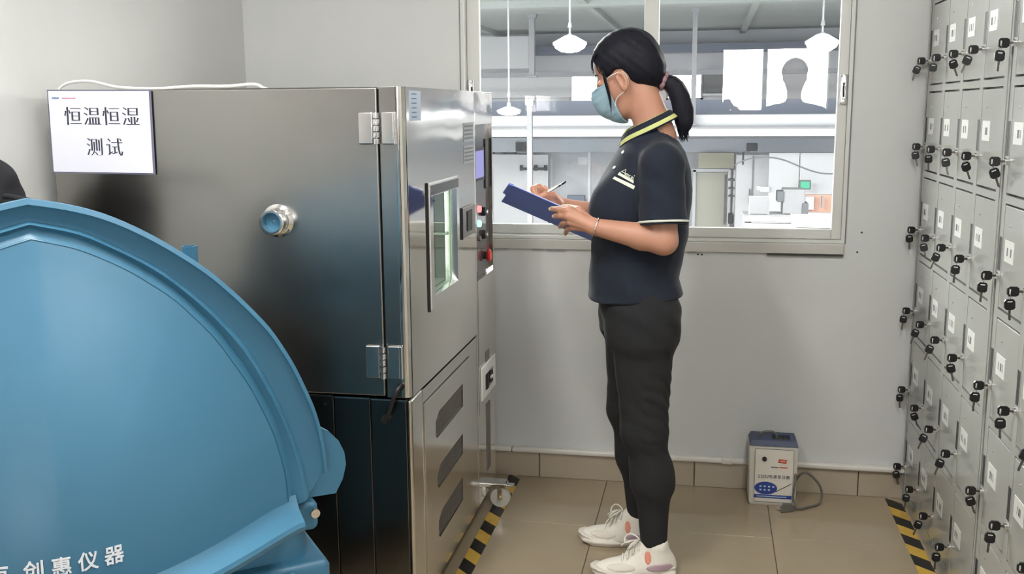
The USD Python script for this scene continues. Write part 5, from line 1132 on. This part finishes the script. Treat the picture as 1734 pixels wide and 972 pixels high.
# ============================================================ THE PHOTOGRAPHER (mirrored in the window glass)
def ph_sd(p):
    o = np.array([.62, -.36, 0]); d = ell(p, o + [0, 0, 1.20], (.20, .12, .26)); d = smin(d, ell(p, o + [0, 0, .98], (.17, .11, .16)), .06)
    for s in (1, -1): d = smin(d, cap(p, o + [s * .05, 0, 1.40], o + [s * .185, 0, 1.37], .06, .055), .05)
    d = smin(d, cap(p, o + [0, 0, 1.40], o + [0, .02, 1.55], .055, .05), .03); d = smin(d, ell(p, o + [0, .03, 1.645], (.076, .095, .12)), .02); d = smin(d, ell(p, o + [0, .125, 1.63], (.014, .018, .022)), .015)
    for s in (1, -1): d = smin(d, ell(p, o + [s * .078, .02, 1.64], (.010, .018, .03)), .006); d = smin(d, smin(cap(p, o + [s * .09, 0, .95], o + [s * .10, .02, .50], .085, .055), cap(p, o + [s * .10, .02, .50], o + [s * .11, 0, .09], .055, .04), .03), .05); d = smin(d, cap(p, o + [s * .11, -.03, .045], o + [s * .12, .16, .035], .042, .034), .03)
    for S_, E_, W_, s in ((o + [-.19, 0, 1.36], o + [-.25, .12, 1.17], np.array([.185, -.10, 1.41]), -1), (o + [.19, 0, 1.36], o + [.22, .10, 1.12], np.array([.72, -.12, 1.25]), 1)):
        d = smin(d, smin(cap(p, S_, E_, .048, .042), cap(p, E_, W_, .042, .028), .015), .02)
        up = np.array([-.03, .03, .03]) if s < 0 else np.array([-.02, .05, .02])
        for k in range(4): b = W_ + up * 1.4 + np.array([0, .004, .018 * (k - 1.5)]); d = smin(d, chain(p, [W_ + up * .4, b, b + np.array([-.028, .012, 0]), b + np.array([-.036, -.006, 0])], [.014, .0095, .009, .008], .004), .006)
        d = smin(d, chain(p, [W_, W_ + [.0, .02, -.035], W_ + [-.035, .02, -.04]], [.014, .011, .009], .004), .006)
    return d
ph = thing('person', 'person holding up a phone, mirrored as a silhouette in the right window pane', 'person')
obj('body', surf(ph_sd, (.08, -.56, 0), (.95, -.0, 1.80), .008), 'skin', ph, True)
def ph_shirt(p): return smax(smax(ph_sd(p) - .010, p[:, 2] - 1.455, .01), smax(.93 - p[:, 2], .30 - p[:, 0], .01), .01)
def ph_tr(p): return smax(smax(ph_sd(p) - .012, p[:, 2] - .95, .01), .11 - p[:, 2], .01)
obj('shirt', surf(ph_shirt, (.08, -.58, .9), (.98, .02, 1.50), .010), 'shirt_grey', ph, True); obj('trousers', surf(ph_tr, (.3, -.58, .05), (.98, .02, 1.0), .010), 'trouser_black', ph, True)
def ph_hair(p): o = np.array([.62, -.36, 0]); return smax(ell(p, o + [0, .02, 1.675], (.098, .115, .112)), smax(.05 + (p[:, 1] + .33) * 1.0 - (p[:, 2] - 1.66) * .9, 1.60 - p[:, 2], .01), .01)
obj('hair', surf(ph_hair, (.48, -.52, 1.55), (.76, -.18, 1.82), .008), 'hair', ph, True)
t = thing('phone', 'dark smartphone held up by the photographer, mirrored in the window', 'phone')
obj('phone_body', bx(-.015, .145, -.036, -.027, 1.395, 1.468, .003), 'black_plastic', t); obj('phone_camera', [cyl((x, -.0275, 1.45), (x, -.0255, 1.45), .006, 14) for x in (-.002, .014)], 'gasket', t)
print('verts', sum(len(UsdGeom.Mesh(p_).GetPointsAttr().Get()) for p_ in stage.Traverse() if p_.IsA(UsdGeom.Mesh)))
